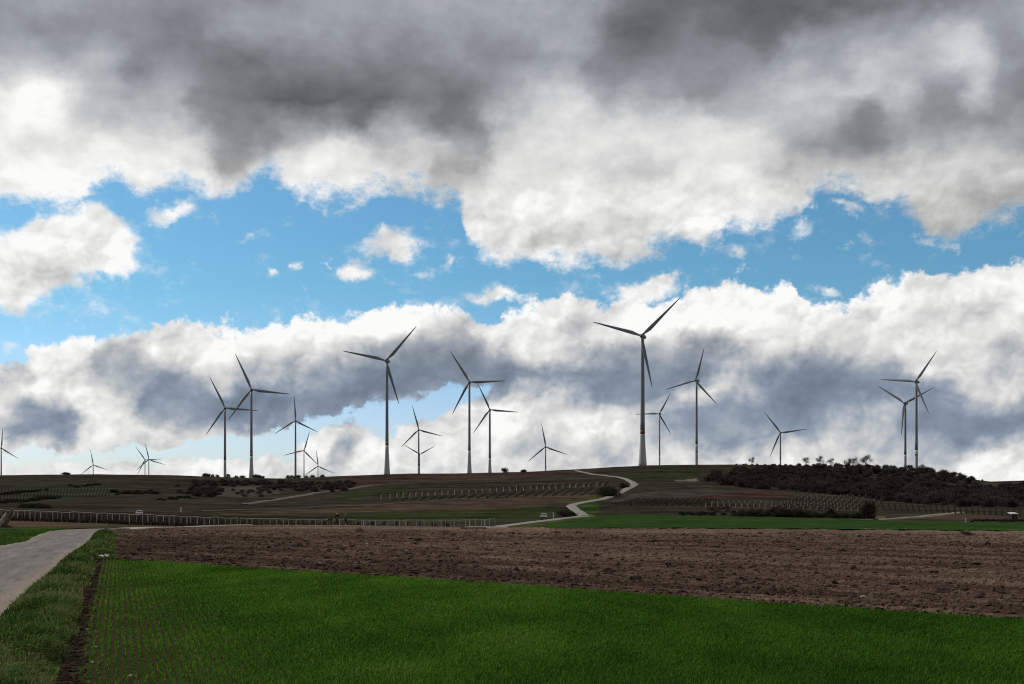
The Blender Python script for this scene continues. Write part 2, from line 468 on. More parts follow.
furrow = np.sin(ac_ * 2 * math.pi / .75 + 2.2 * fbm(al_ * .2, ac_ * .2, 2, 9))
disp = np.clip(clod - .38, 0, 1) * .125 + (clod2 - .5) * .03 + furrow * .05
sheet('ploughed_field', Xg, Yg, .0, plough_mat, disp, smooth=False)
# loose clods lying on it, too many to count
ico = bmesh.new(); bmesh.ops.create_icosphere(ico, subdivisions=1, radius=1)
icoV = np.array([v.co[:] for v in ico.verts]); icoF = np.array([[v.index for v in f.verts] for f in ico.faces]); ico.free()
def lumps(name, P, size, mat, seed=0, flat=.7):
    r = np.random.default_rng(seed); n = len(P)
    jit = 1 + r.normal(0, .22, (n, len(icoV), 1))
    an = r.random(n) * 6.283; sc_ = np.stack([1 + .6 * r.random(n), .8 + .4 * r.random(n), flat * (.7 + .6 * r.random(n))], -1)
    v = icoV[None] * jit * sc_[:, None]
    x = v[..., 0] * np.cos(an)[:, None] - v[..., 1] * np.sin(an)[:, None]
    y = v[..., 0] * np.sin(an)[:, None] + v[..., 1] * np.cos(an)[:, None]
    v = np.stack([x, y, v[..., 2]], -1) * size[:, None, None] + P[:, None]
    f = (icoF[None] + (np.arange(n) * len(icoV))[:, None, None]).reshape(-1, 3)
    return link(name, np_mesh(name, v.reshape(-1, 3), [f]), mat)
nc = 42000
cpx = 100 + 1000 * rng.random(nc); kk = (cpx - CX) / F
yn = (BY0 - BX0 * DY / DX) / (1 - kk * DY / DX) + .1
cy = yn + (np.minimum(105, yn + 62) - yn) * rng.random(nc) ** 1.3; cx_ = kk * cy
size = np.exp(rng.normal(math.log(.027), .5, nc)) * (1 + .008 * (cy - 20))
cz = zfun(cx_, cy) + np.clip(fbm(cx_ * 7.5, cy * 7.5, 3, 41, .65) - .38, 0, 1) * .125 + (fbm(cx_ * 1.1, cy * 1.1, 2, 43) - .5) * .03
o = lumps('soil_clods', np.stack([cx_, cy, cz + size * .25], -1), size, plough_mat, 5)
tag(o, 'rough brown soil clods strewn over the ploughed field', 'soil clods', kind='stuff')

nf = 6000; yf_ = 10 + 36 * rng.random(nf) ** 1.6; xf_ = xb(yf_) - .12 + rng.normal(0, .22, nf)
o = lumps('soil_clods', np.stack([xf_, yf_, zfun(xf_, yf_) + .03], -1), np.exp(rng.normal(math.log(.019), .5, nf)), plough_mat, 6)
tag(o, 'dark soil crumbs in the bare furrow between the verge and the wheat', 'soil clods', kind='stuff')
# meadow strip ----------------------------------------------------------
m, N, out = new_mat('meadow_grass')
geo = N.n('ShaderNodeNewGeometry'); pos = geo.outputs['Position']
a1 = N.noise(N.vm('MULTIPLY', pos, (1, .4, 1)), .12, 5, .65); a2 = N.noise(pos, 2.2, 5, .7)
c = N.mix(N.lin(a1, .35, .65), (.022, .050, .013, 1), (.042, .082, .021, 1))
c = N.mix(N.lin(a2, .4, .75, 0., .45), c, (.018, .04, .01, 1))
p = N.n('ShaderNodeBsdfPrincipled'); N.put(p.inputs['Base Color'], c); p.inputs['Roughness'].default_value = .9
p.inputs['Specular IOR Level'].default_value = 0.
N.put(p.inputs['Normal'], N.bump(a2, .8, .15)); N.t.links.new(p.outputs[0], out.inputs[0])
meadow_mat = m
mc = np.arange(545, 1290, 3.0); Xg = []; Yg = []
topx = [545, 575, 590, 620, 680, 800, 850, 900, 1024, 1300]; topr = [524.5, 519.5, 516.8, 515.2, 515.8, 518.2, 519.8, 521.2, 523.6, 526]
for pc in mc:
    y0 = hit(pc, float(np.interp(pc, farrow_px, farrow_r)), 60).y - 6
    y1 = hit(pc, float(np.interp(pc, topx, topr)) + .5 * (float(fbm(pc / 15, .3, 3, 4)) - .5), 60).y
    yy_ = np.linspace(y0, max(y1, y0 + 1), 60); Yg.append(yy_); Xg.append((pc - CX) / F * yy_)
Xg = np.array(Xg); Yg = np.array(Yg)
sheet('meadow', Xg, Yg, .10, meadow_mat, (fbm(Xg * .8, Yg * .8, 3, 6) - .5) * .25)

# near road --------------------------------------------------------------
REDGE = [(-170, 1100), (-90, 800), (-40, 690), (0, 622), (30, 591), (52, 573), (68, 556.5), (80, 548.5), (88, 543.5), (92, 538), (96, 533.5), (104, 530.8), (118, 529.4)]
LEDGE = [(-900, 700), (-430, 620), (-250, 585), (-120, 562), (-60, 554), (0, 546.3), (20, 543), (32, 538), (42, 534), (56, 530.9), (70, 529.9), (84, 529.4), (100, 529.0)]
def dense(pts, n):
    P = np.array([hit(*p).to_2d()[:] for p in pts])
    d = np.concatenate([[0], np.cumsum(np.linalg.norm(np.diff(P, axis=0), axis=1))]); d /= d[-1]
    u = np.linspace(0, 1, n)
    return np.stack([pchip(d, P[:, 0], u), pchip(d, P[:, 1], u)], -1)
nr = 260
Rp = dense(REDGE, nr); Lp = dense(LEDGE, nr)
# straight stretch behind the camera side, then the bend, then on across to the right behind the plough
rdir = np.array([-.326, 1.0])
far_r = np.array([hit(118, 529.4).to_2d()[:], hit(160, 527.6).to_2d()[:], hit(205, 526.2).to_2d()[:], hit(250, 525.0).to_2d()[:]])
v = np.linspace(0, 1, 13)
Xr = Lp[:, None, 0] * (1 - v) + Rp[:, None, 0] * v; Yr = Lp[:, None, 1] * (1 - v) + Rp[:, None, 1] * v
# ragged edges
rag = (fbm(np.arange(nr) / 4., .2, 4, 61) - .5) * .16; rag2 = (fbm(np.arange(nr) / 4., 7.2, 4, 62) - .5) * .35
Xr[:, -1] += rag; Xr[:, 0] += rag2
m, N, out = new_mat('worn_asphalt')
geo = N.n('ShaderNodeNewGeometry'); pos = geo.outputs['Position']; sx = N.sep(pos)
lat = N.m('ADD', sx[0], N.m('MULTIPLY', sx[1], .326))
lon = N.comb(N.m('MULTIPLY', lat, 1.0), N.m('MULTIPLY', sx[1], .12), 0.)
a1 = N.noise(lon, 2.0, 6, .65); a2 = N.noise(pos, 14, 5, .75); a3 = N.noise(pos, .8, 5, .65); a5 = N.noise(pos, 60, 2, .6)
c = N.mix(N.lin(a1, .3, .7), (.125, .108, .102, 1), (.29, .26, .245, 1))
c = N.mix(N.lin(a3, .45, .75, 0., .55), c, (.115, .10, .093, 1))
c = N.mix(N.lin(a2, .5, .75, 0., .3), c, (.31, .27, .24, 1))
c = N.mix(N.sstep(N.noise(pos, 1.7, 6, .7), .63, .7, 0., .8), c, (.06, .05, .045, 1))
ve = N.n('ShaderNodeTexVoronoi', feature='DISTANCE_TO_EDGE'); N.put(ve.inputs['Vector'], N.vm('ADD', N.comb(lat, N.m('MULTIPLY', sx[1], .3), 0.), N.vm('SCALE', N.noise(pos, 2.5, 4, .6, out=1), scale=.5))); ve.inputs['Scale'].default_value = .55
c = N.mix(N.sstep(ve.outputs['Distance'], .02, .004, 0., .3), c, (.09, .08, .072, 1))
wt = N.n('ShaderNodeAttribute', attribute_name='lat')
c = N.mix(N.m('MULTIPLY', N.sstep(N.m('ABSOLUTE', N.m('SUBTRACT', wt.outputs['Fac'], .48)), .26, .05), N.lin(a1, .3, .7, .15, .5)), c, (.15, .135, .13, 1))
la = N.n('ShaderNodeAttribute', attribute_name='lat')
c = N.mix(N.m('MULTIPLY', N.sstep(N.m('ADD', la.outputs['Fac'], N.m('MULTIPLY', N.m('SUBTRACT', a3, .5), .35)), .78, .97), .7), c, (.30, .235, .18, 1))
p = N.n('ShaderNodeBsdfPrincipled'); N.put(p.inputs['Base Color'], c); p.inputs['Roughness'].default_value = .85
p.inputs['Specular IOR Level'].default_value = .05
N.put(p.inputs['Normal'], N.bump(a2, .35, .02)); N.t.links.new(p.outputs[0], out.inputs[0])
road_mat = m
_o, me_r, _z = sheet('road', Xr, Yr, .035, road_mat, (.05 * (1 - (2 * v - 1) ** 2))[None, :] + (fbm(Xr * 1.2, Yr * 1.2, 3, 19) - .5) * .04)

attr(me_r, 'lat', np.repeat(np.abs(2 * v - 1)[None, :], nr, 0))
def strip(name, pts, width, mat, dz=.12, n=160, step=True):
    """a path of given width along ground points"""
    P = np.array([p.to_2d()[:] for p in pts])
    d = np.concatenate([[0], np.cumsum(np.linalg.norm(np.diff(P, axis=0), axis=1))])
    u = np.linspace(0, d[-1], n); q_ = np.stack([np.interp(u, d, P[:, 0]), np.interp(u, d, P[:, 1])], -1)
    for _ in range(4): q_[1:-1] = .25 * q_[:-2] + .5 * q_[1:-1] + .25 * q_[2:]
    t = np.gradient(q_, axis=0); t /= np.linalg.norm(t, axis=1)[:, None] + 1e-9
    nn = np.stack([-t[:, 1], t[:, 0]], -1)
    w = np.interp(u, np.linspace(0, d[-1], len(width)), width) if isinstance(width, (list, tuple)) else np.full(n, width)
    w = w * (1 + .25 * (fbm(u / 5, .4, 3, 71) - .5))
    lat = np.linspace(-.5, .5, 7)
    X = q_[:, None, 0] + nn[:, None, 0] * w[:, None] * lat; Y = q_[:, None, 1] + nn[:, None, 1] * w[:, None] * lat
    # one height across the strip with sloping shoulders, like a made track
    zc = zfun(q_[:, 0], q_[:, 1])
    zz = np.maximum(zfun(X, Y) + .04, zc[:, None] + dz) - zfun(X, Y)
    zz[:, 0] = -.05; zz[:, -1] = -.05
    return sheet(name, X, Y, 0, mat, zz)

def track_mat(name, c0, c1, sc_=.8):
    m, N, out = new_mat(name); geo = N.n('ShaderNodeNewGeometry'); pos = geo.outputs['Position']
    a = N.noise(pos, sc_, 6, .65); b = N.noise(pos, .12, 3, .5)
    c = N.mix(N.lin(a, .3, .7), C4(c0), C4(c1)); c = N.mix(N.lin(b, .4, .7, 0, .4), c, C4([x * .7 for x in c0]))
    p = N.n('ShaderNodeBsdfPrincipled'); N.put(p.inputs['Base Color'], c); p.inputs['Roughness'].default_value = .9
    p.inputs['Specular IOR Level'].default_value = 0.5
    N.put(p.inputs['Normal'], N.bump(a, .4, .05)); N.t.links.new(p.outputs[0], out.inputs[0]); return m
conc = track_mat('pale_concrete', (.19, .175, .15), (.27, .25, .215))
dirt = track_mat('dull_track', (.046, .043, .037), (.066, .061, .052))
pale = track_mat('pale_gravel', (.26, .24, .19), (.36, .33, .27))
strip('path', [Vector((p[0], p[1], 0)) for p in far_r], [3.0, 2.6, 2.2, 1.2], pale, .1, 60)
HP = [(474, 529), (500, 526.6), (530, 522.8), (560, 518.9), (580, 516.9), (590, 516.2)]
strip('path', [hit(*p) for p in HP], 3.4, conc, .18, 90)
HP = [(586, 516.4), (580, 512.5), (574, 508.5), (571, 506.2), (573, 504.8), (590, 501.5), (610, 497), (622, 491.5), (631, 487), (635, 484.6), (632, 482), (626, 479), (618, 477), (605, 475.6), (592, 474.2), (582, 472), (576, 470.6)]
strip('path', [hit(*p) for p in HP], [3.6, 4.2, 4.6, 5.4, 4.0, 3.2], conc, .3, 420)
HP = [(244, 504.5), (259, 502), (290, 497.5), (320, 492.5), (356, 488), (374, 485), (400, 483.2), (440, 481.5), (490, 479)]
strip('path', [hit(*p) for p in HP], [4, 5, 5, 4, 3], dirt, .25, 200)
HP = [(200, 511), (240, 509.5), (300, 507.8), (350, 505.6), (420, 501.6), (480, 497.8), (519, 495.6), (560, 494), (600, 491)]
strip('path', [hit(*p) for p in HP], 2.0, dirt, .1, 200)
HP = [(876, 520), (900, 518.3), (925, 516), (945, 514), (962, 512.2)]
strip('path', [hit(*p) for p in HP], [1.6, 2.0, 2.8, 2.2], conc, .2, 80)

# verge grass -------------------------------------------------------------
m, N, out = new_mat('verge_turf')
geo = N.n('ShaderNodeNewGeometry'); pos = geo.outputs['Position']
a1 = N.noise(pos, 1.3, 5, .65); a2 = N.noise(pos, 9, 4, .7)
c = N.mix(N.lin(a1, .35, .65), (.035, .045, .018, 1), (.05, .085, .02, 1)); c = N.mix(N.lin(a2, .4, .7, 0., .6), c, (.07, .06, .035, 1))
p = N.n('ShaderNodeBsdfPrincipled'); N.put(p.inputs['Base Color'], c); p.inputs['Roughness'].default_value = .95
p.inputs['Specular IOR Level'].default_value = 0.
N.put(p.inputs['Normal'], N.bump(a2, .8, .06)); N.t.links.new(p.outputs[0], out.inputs[0])
turf = m
ysv = np.linspace(8, 93, 240)
rx = np.interp(ysv, Rp[:, 1], Rp[:, 0]) - .3
bx = xb(ysv) - .26 - .5 * (fbm(ysv / 1.6, .7, 3, 12) - .5)
kx = (111 - CX) / F * ysv + .3 * (fbm(ysv / 2, .3, 3, 13) - .5); bx = np.where(ysv > 44.5, kx, bx)
lat = np.linspace(0, 1, 16)
Xv = rx[:, None] * (1 - lat) + bx[:, None] * lat; Yv = np.repeat(ysv[:, None], 16, 1)
bankh = np.sin(np.clip(lat * 1.15 - .15, 0, 1) * math.pi)[None, :] * .10
sheet('verge', Xv, Yv, .02, turf, bankh + (fbm(Xv * 2, Yv * 2, 3, 14) - .5) * .1 * np.clip(lat * 5 - 1, 0, 1)[None, :])
# far side of the road
ysl = np.linspace(58, 112, 90)
lx = np.interp(ysl, Lp[:, 1], Lp[:, 0]); lx = np.where(ysl > 86, np.minimum(lx, (60 - CX) / F * ysl), lx)
Xl = lx[:, None] + .1 - lat[None, :] * 40; Yl = np.repeat(ysl[:, None], 16, 1)
sheet('verge', Xl, Yl, .03, turf, (fbm(Xl, Yl, 3, 15) - .5) * .12)
# and a strip along the far side of the bend
pxs = np.linspace(-60, 150, 80); nearr = np.interp(pxs, [-60, 40, 84, 100, 150], [531, 530, 528.9, 528.6, 527.6]); 
y0s = np.array([hit(a, b, 60).y + 2.0 for a, b in zip(pxs, nearr)]); y1s = np.array([hit(a, 526.9, 60).y + 1 for a in pxs])
tt_ = np.linspace(0, 1, 16); Yl2 = y0s[:, None] * (1 - tt_) + np.maximum(y1s, y0s + 2)[:, None] * tt_
Xl2 = (pxs[:, None] - CX) / F * Yl2
sheet('verge', Xl2, Yl2, .06, turf, (fbm(Xl2, Yl2, 3, 16) - .5) * .1)

vg = leaf_mat('verge_blade', [(0, (.028, .06, .014)), (.4, (.055, .13, .022)), (.7, (.10, .18, .04)), (1, (.26, .23, .12))], .42)
nv = 130000
yv = 9 + 84 * rng.random(nv * 2) ** 2.1; lv = rng.random(nv * 2) ** .9
rxv = np.interp(yv, ysv, rx); bxv = np.interp(yv, ysv, bx)
rxv = rxv + .22 + .12 * rng.random(len(rxv)); xv = rxv + (bxv + .25 - rxv) * lv
pat = fbm(xv / .6, yv / 1.0, 4, 51, .6); pat2 = fbm(xv / 1.5, yv / 2.6, 4, 52, .6)
kp = (rng.random(len(yv)) < np.clip(pat * 2.1 - .42, .05, 1)) & (xv > yv * (-CX - 60) / F)
yv, xv, lv, pat, pat2 = [q_[kp][:nv] for q_ in (yv, xv, lv, pat, pat2)]; n = len(yv)
hv = (.06 + .2 * rng.random(n) ** 2) * (.2 + 1.6 * np.clip(pat * 1.6 - .3, 0, 1)) * (.3 + .9 * np.sin(np.clip(lv * .8 + .1, 0, 1) * math.pi)) * np.where(lv < .12, .5, 1)
wv = (.006 + .006 * rng.random(n)) * (1 + .05 * (yv - 9))
zb = zfun(xv, yv) + .03 + np.sin(np.clip(lv, 0, 1) * math.pi) * .09
tn = np.clip(.35 + (pat2 - .5) * 1.5 + rng.normal(0, .2, n), 0, .88); tn = np.where(rng.random(n) < .12 + .4 * np.clip(pat2 * 3 - 1.45, 0, 1) + .2 * np.clip(lv * 2 - 1, 0, 1), .9 + .1 * rng.random(n), tn)
o = blades('verge_grass', np.stack([xv, yv, zb], -1), hv, wv, rng.random(n) * 6.283, .4 + .9 * rng.random(n), tn, vg)
tag(o, 'tussocky green and straw coloured grass on the verge between road and wheat', 'grass', kind='stuff')
# grass on the far side of the road
nl = 26000
yl = 58 + 54 * rng.random(nl); llx = np.interp(yl, ysl, lx); xl = llx - 28 * rng.random(nl) ** 1.2
sel = xl > yl * (-CX - 60) / F; yl, xl = yl[sel], xl[sel]; n = len(yl); p2 = fbm(xl / 2, yl / 4, 3, 55)
o = blades('roadside_grass', np.stack([xl, yl, zfun(xl, yl) + .02], -1), (.1 + .12 * rng.random(n)) * (.5 + p2), .03 + .03 * rng.random(n),
           rng.random(n) * 6.283, .3 + .8 * rng.random(n), np.clip(.42 + (p2 - .5) + rng.normal(0, .12, n), 0, .85), vg)
tag(o, 'short green grass growing left of the bend in the road', 'grass', kind='stuff')

# stones and litter -----------------------------------------------------------
stone_m = simple_mat('pale_stone', (.42, .39, .35), .9, .3, 8, .2, 0, .02)
def stone(px, row, s, label):
    p_ = hit(px, row); bm = bmesh.new(); bmesh.ops.create_icosphere(bm, subdivisions=2, radius=s)
    r = random.Random(int(px * 7 + row))
    ax = [Vector((r.gauss(0, 1), r.gauss(0, 1), r.gauss(0, 1))).normalized() for _ in range(5)]
    for v_ in bm.verts:
        d = v_.co.normalized()
        for a_ in ax:
            e = d.dot(a_)
            if e > .55: v_.co -= a_ * s * (e - .55) * .75
        v_.co.z *= .65; v_.co.x *= 1.25
    me = bpy.data.meshes.new('stone'); bmesh.ops.scale(bm, vec=(.68, .68, .68), verts=bm.verts); bm.to_mesh(me); bm.free()
    o = link('stone', me, stone_m); o.location = p_ + Vector((0, 0, s * .3 + .01)); o.rotation_euler.z = r.random() * 6
    tag(o, label, 'stone'); return o
for px_, rw, s_, lb in [
    (96, 649, .045, 'pale stone on bare soil near the lower left wheat edge, nearest the camera'),
    (97, 648.2, .03, None), (137, 639.5, .045, 'pale stone alone among the wheat rows right of the bare furrow'),
    (88, 631, .05, 'pale stone in the bare furrow beside the thin wheat rows'),
    (92, 665, .05, 'large pale stone at the bottom edge of bare furrow soil'),
    (106, 618, .04, 'small pale stone among sparse wheat, farthest up the furrow'),
    (131, 679, .05, 'pale stone between wheat rows at the very bottom of the picture')]:
    if lb: stone(px_, rw, s_, lb)
for px_, rw, s_, lb in [(406, 554.3, .12, 'pale stone on the brown ploughed soil, left of the middle'), (367, 547, .1, 'small pale stone on ploughed soil above the wheat edge'),
                        (320, 567.4, .09, 'pale stone on ploughed soil close above the green wheat'), (863, 604, .1, 'pale stone at the ploughed edge near the right side wheat')]:
    o = stone(px_, rw, s_, lb); o.location.z += .12
paper = simple_mat('white_paper', (.72, .72, .68), .8, .1, 20, .2)
def scrap(px, row, w, label):
    p_ = hit(px, row); r = random.Random(int(px)); n = 7; mb = MB(); vs = []; fs = []
    for i in range(n):
        for j_ in range(n):
            u, v_ = i / (n - 1) - .5, j_ / (n - 1) - .5
            vs.append((u * w + r.gauss(0, w * .04), v_ * w * .6 + r.gauss(0, w * .03), .04 + abs(math.sin(u * 7 + v_ * 4)) * w * .25 + r.random() * w * .12))
    for i in range(n - 1):
        for j_ in range(n - 1): fs.append((i * n + j_, (i + 1) * n + j_, (i + 1) * n + j_ + 1, i * n + j_ + 1))
    mb.add(vs, fs); o = mb.build('paper_scrap', paper)
    sm = o.modifiers.new('thick', 'SOLIDIFY'); sm.thickness = .004
    o.location = p_ + Vector((0, 0, .1)); o.rotation_euler.z = .4; tag(o, label, 'litter')
scrap(104, 561.5, .36, 'crumpled white paper lying where verge, wheat and ploughed soil meet')
scrap(104.5, 535.5, .28, 'small white paper scrap in grass beside the bend of the road')

# ------------------------------------------------------------------ woody plants
bark = simple_mat('dark_bark', (.05, .042, .036), .95, .3, 4)
twig_dark = leaf_mat('twig_dark', [(0, (.032, .028, .026)), (.5, (.063, .056, .051)), (1, (.12, .102, .09))], .25)
twig_pale = leaf_mat('twig_pale', [(0, (.05, .048, .036)), (.5, (.085, .08, .06)), (1, (.14, .125, .09))], .2)
hedge_green = leaf_mat('hedge_leaf', [(0, (.024, .026, .018)), (.5, (.04, .042, .028)), (1, (.07, .07, .045))], .25)

def shrub_mesh(name, seed, mats, stems=7, n=1500, w=1., h=1., tw=.075):
    """unit shrub: tapered stems and a twiggy crown made of many small slivers, unit height"""
    r = np.random.default_rng(seed); mb = MB()
    tips = []
    for s in range(stems):
        a_ = r.random() * 6.283; d = .18 + .25 * r.random()
        p0 = Vector((math.cos(a_) * .06, math.sin(a_) * .06, 0)); p1 = Vector((math.cos(a_) * d * .5 * w, math.sin(a_) * d * .5 * w, .4 * h))
        p2 = Vector((math.cos(a_) * d * w, math.sin(a_) * d * w, (.62 + .3 * r.random()) * h))
        mb.tube([p0, p1, p2], [.022, .014, .004], 4, False); tips += [p1, (p1 + p2) / 2, p2]
        for b in range(3):
            q0 = p1.lerp(p2, r.random()); q1 = q0 + Vector((r.normal(0, .16) * w, r.normal(0, .16) * w, .08 + .16 * r.random()))
            mb.tube([q0, q1], [.009, .003], 3, False); tips += [q1, q1]
    ns = len(mb.f)
    # clumps through a dome-shaped volume, looser towards the outside
    ncl = 26; u = r.random(ncl); rad = np.sqrt(r.random(ncl)); an = r.random(ncl) * 6.283
    hz = .12 + .78 * u; prof = np.sqrt(np.clip(1 - ((hz - .32) / .68) ** 2, .02, 1)) * .46
    K = np.stack([np.cos(an) * rad * prof * w, np.sin(an) * rad * prof * w, hz * h * (1 - .18 * rad ** 2)], -1)
    kk_ = r.integers(0, ncl, n); spread = (.085 + .05 * r.random(n))[:, None]
    c = K[kk_] + r.normal(0, 1, (n, 3)) * spread * np.array([w, w, .85 * h])
    out_ = r.random(n) < .12; c[out_] += r.normal(0, .07, (out_.sum(), 3)) + np.array([0, 0, .03])
    c[:, 2] = np.clip(c[:, 2], .01, None); tone = r.normal(0, .16, ncl)[kk_]
    d1 = r.normal(0, 1, (n, 3)); d1[:, 2] = np.abs(d1[:, 2]) + .4; d1 /= np.linalg.norm(d1, axis=1)[:, None]
    d2 = np.cross(d1, r.normal(0, 1, (n, 3))); d2 /= np.linalg.norm(d2, axis=1)[:, None]
    L = tw * (.5 + r.random(n))[:, None]; W = L * (.16 + .22 * r.random(n))[:, None]
    tv = np.stack([c - d2 * W, c + d2 * W, c + d1 * L * 1.6], 1).reshape(-1, 3)
    V0 = np.array(mb.v); b = len(V0)
    tri = (np.arange(n) * 3)[:, None] + np.array([0, 1, 2]) + b
    f4 = np.array([f for f in mb.f])
    me = np_mesh(name, np.vstack([V0, tv]), [f4[:, :4] if f4.ndim == 2 else f4, tri]) if f4.ndim == 2 else None
    if me is None:
        raise RuntimeError
    clump = np.repeat(np.clip(.34 + .09 * (seed % 4) + tone + r.normal(0, .2, n), 0, 1), 3)
    attr(me, 'tint', np.concatenate([np.full(b, .3), clump]))
    for mm in mats: me.materials.append(mm)
    mi = np.zeros(len(me.polygons), np.int32); mi[ns:] = 1; me.polygons.foreach_set('material_index', mi)
    return me
# all stems use 4-sided/3-sided tubes; keep them uniform by using 4 sides everywhere
_t = MB.tube
def tube4(s, pts, rad, n=4, cap=True): return _t(s, pts, rad, 4 if n < 5 else n, cap)
MB.tube = tube4
SH_D = [shrub_mesh('shrub', 100 + i, [bark, twig_dark], 6 + i % 3, 2000, .95 + .15 * (i % 3), 1, .07) for i in range(6)]
SH_P = [shrub_mesh('shrub', 130 + i, [bark, twig_pale], 7, 1300, 1.1, 1, .085) for i in range(3)]
SH_H = [shrub_mesh('shrub', 150 + i, [bark, hedge_green], 7, 1900, 1.5, 1, .1) for i in range(3)]
SH_T = [shrub_mesh('shrub', 170 + i, [bark, twig_dark], 9, 900, .55, 1, .07) for i in range(2)]
def shrub(p_, h, meshes, label, group=None, w=1., cat='shrub'):
    o = bpy.data.objects.new('shrub', random.choice(meshes)); COL.objects.link(o)
    o.location = p_ - Vector((0, 0, .16 * h)); o.rotation_euler.z = random.random() * 6.28
    s = h * random.uniform(.9, 1.1); o.scale = (s * w * random.uniform(.9, 1.25), s * w * random.uniform(.9, 1.25), s)
    tag(o, label, cat, group); return o

_cache = {}
def unpack(me):
    if me.name not in _cache:
        v = np.empty(len(me.vertices) * 3, np.float32); me.vertices.foreach_get('co', v)
        q4 = []; q3 = []; 
        for p_ in me.polygons: (q4 if p_.loop_total == 4 else q3).append(p_.vertices[:])
        tn = np.empty(len(me.vertices), np.float32); me.attributes['tint'].data.foreach_get('value', tn)
        _cache[me.name] = (v.reshape(-1, 3), np.array(q4, int).reshape(-1, 4), np.array(q3, int).reshape(-1, 3), tn)
    return _cache[me.name]
def merged(name, items, label, cat, group=None, kind=None, mats=None):
    """one connected hedge or mass of growth: items = (point, height, width factor, mesh)"""
    VV = []; Q = []; T = []; TN = []; b = 0; o0 = np.array(items[0][0][:])
    for p_, h, w_, me0 in items:
        v, q4, q3, tn = unpack(me0); a_ = random.random() * 6.28; c, s_ = math.cos(a_), math.sin(a_)
        vx = (v[:, 0] * c - v[:, 1] * s_) * h * w_; vy = (v[:, 0] * s_ + v[:, 1] * c) * h * w_
        VV.append(np.stack([vx, vy, v[:, 2] * h - .14 * h], -1) + np.array(p_[:]) - o0); Q.append(q4 + b); T.append(q3 + b); TN.append(tn); b += len(v)
    Q = np.vstack(Q); T = np.vstack(T); me = np_mesh(name, np.vstack(VV), [Q, T]); attr(me, 'tint', np.concatenate(TN))
    o = link(name, me, mats); mi = np.zeros(len(Q) + len(T), np.int32); mi[len(Q):] = 1; me.polygons.foreach_set('material_index', mi)
    o.location = o0; tag(o, label, cat, group, kind); return o
# thicket on the right hill
G1 = 'shrubs of the dark thicket on the right hill'; L1 = 'dark leafless shrub in the thicket below the right hand wind turbines'
topx_ = [700, 740, 780, 845, 880, 930, 955, 975, 1000, 1040]; topr_ = [478, 472, 469, 469, 469, 473, 476, 484, 486, 487]
botx_ = [700, 740, 780, 850, 900, 960, 1040]; botr_ = [482, 488, 490.5, 496, 503, 507, 508.5]
cnt = 0; mass = []
while cnt < 640:
    px_ = random.uniform(702, 1040); a_ = np.interp(px_, topx_, topr_); b_ = np.interp(px_, botx_, botr_)
    if random.random() > (px_ - 695) / 85: continue
    rw = a_ + (b_ - a_) * random.random() ** .9
    if 945 < px_ < 985 and 484 < rw < 489: continue
    p_ = hit(px_, rw); h = random.uniform(3.6, 6.6) * (1.0 if p_.y > 550 else .75)
    cnt += 1
    if cnt > 140: mass.append((p_, h, 1.1, random.choice(SH_D)))
    else: shrub(p_, h, SH_D, L1, G1, 1.05)
merged('thicket', mass, 'dense dark leafless undergrowth filling the thicket on right hill', 'undergrowth', None, 'stuff', [bark, twig_dark])
# crest row of the thicket, standing against the sky
for px_ in np.linspace(738, 980, 46):
    px_ += random.uniform(-3, 3); top = np.interp(px_, [700, 740, 845, 880, 930, 955, 975, 990], [464, 463.5, 462.5, 463, 466.5, 470, 477, 481])
    Y = random.uniform(960, 1010); p_ = at(px_, Y); h = max(1.5, (HZ + F * (EYE - p_.z) / Y - top) * Y / F * random.uniform(.75, 1.1))
    shrub(p_, h, SH_D, L1, G1, 1.3 if h < 4 else 1.)
# left hill clump
G2 = 'shrubs of the dark clump below the left wind turbines'; L2 = 'dark bare shrub in the clump on the left hill below wind turbines'
for k in range(60):
    z_ = random.random()
    if z_ < .3: px_, rw = random.uniform(188, 216), random.uniform(489, 498)
    elif z_ < .55: px_, rw = random.uniform(205, 262), random.uniform(482.5, 486)
    else: px_, rw = random.uniform(270, 344), random.uniform(483, 490.5)
    p_ = hit(px_, rw); shrub(p_, random.uniform(1.8, 3.2), SH_D, L2, G2, 1.5)
mass = []
for k in range(150):
    z_ = random.random()
    if z_ < .22: px_, rw = random.gauss(202, 12), random.gauss(493, 2.5)
    elif z_ < .5: px_, rw = random.uniform(195, 272), random.gauss(484.5, 1.6)
    else: px_, rw = random.uniform(262, 352), random.uniform(482, 492)
    mass.append((hit(px_, rw), random.uniform(1.2, 3.4), 1.7, random.choice(SH_D)))
merged('thicket', mass, 'loose dark undergrowth around the clump on the left hill', 'undergrowth', None, 'stuff', [bark, twig_dark])
G3 = 'bare shrubs along the left skyline'; L3 = 'small bare shrub on the skyline near the left wind turbine towers'
for px_, rw, h in [(205, 476.5, 4.5), (209, 477, 3), (213, 477.5, 3), (217, 477.5, 3), (228, 478, 3.5), (236, 478, 2.5), (242, 478.5, 4), (255, 479, 5), (259, 479, 4), (263, 479.5, 3), (288, 479, 4), (292, 479, 3.5), (298, 479, 4), (306, 478.5, 3), (312, 478, 3), (322, 477.5, 3.5)]:
    Y = random.uniform(985, 1040); shrub(at(px_, Y), h * .9, SH_D, L3, G3, 1.25)
shrub(at(66, 1010), 2.4, SH_H, 'rounded dark bush alone on the far left skyline', None, 2.6)
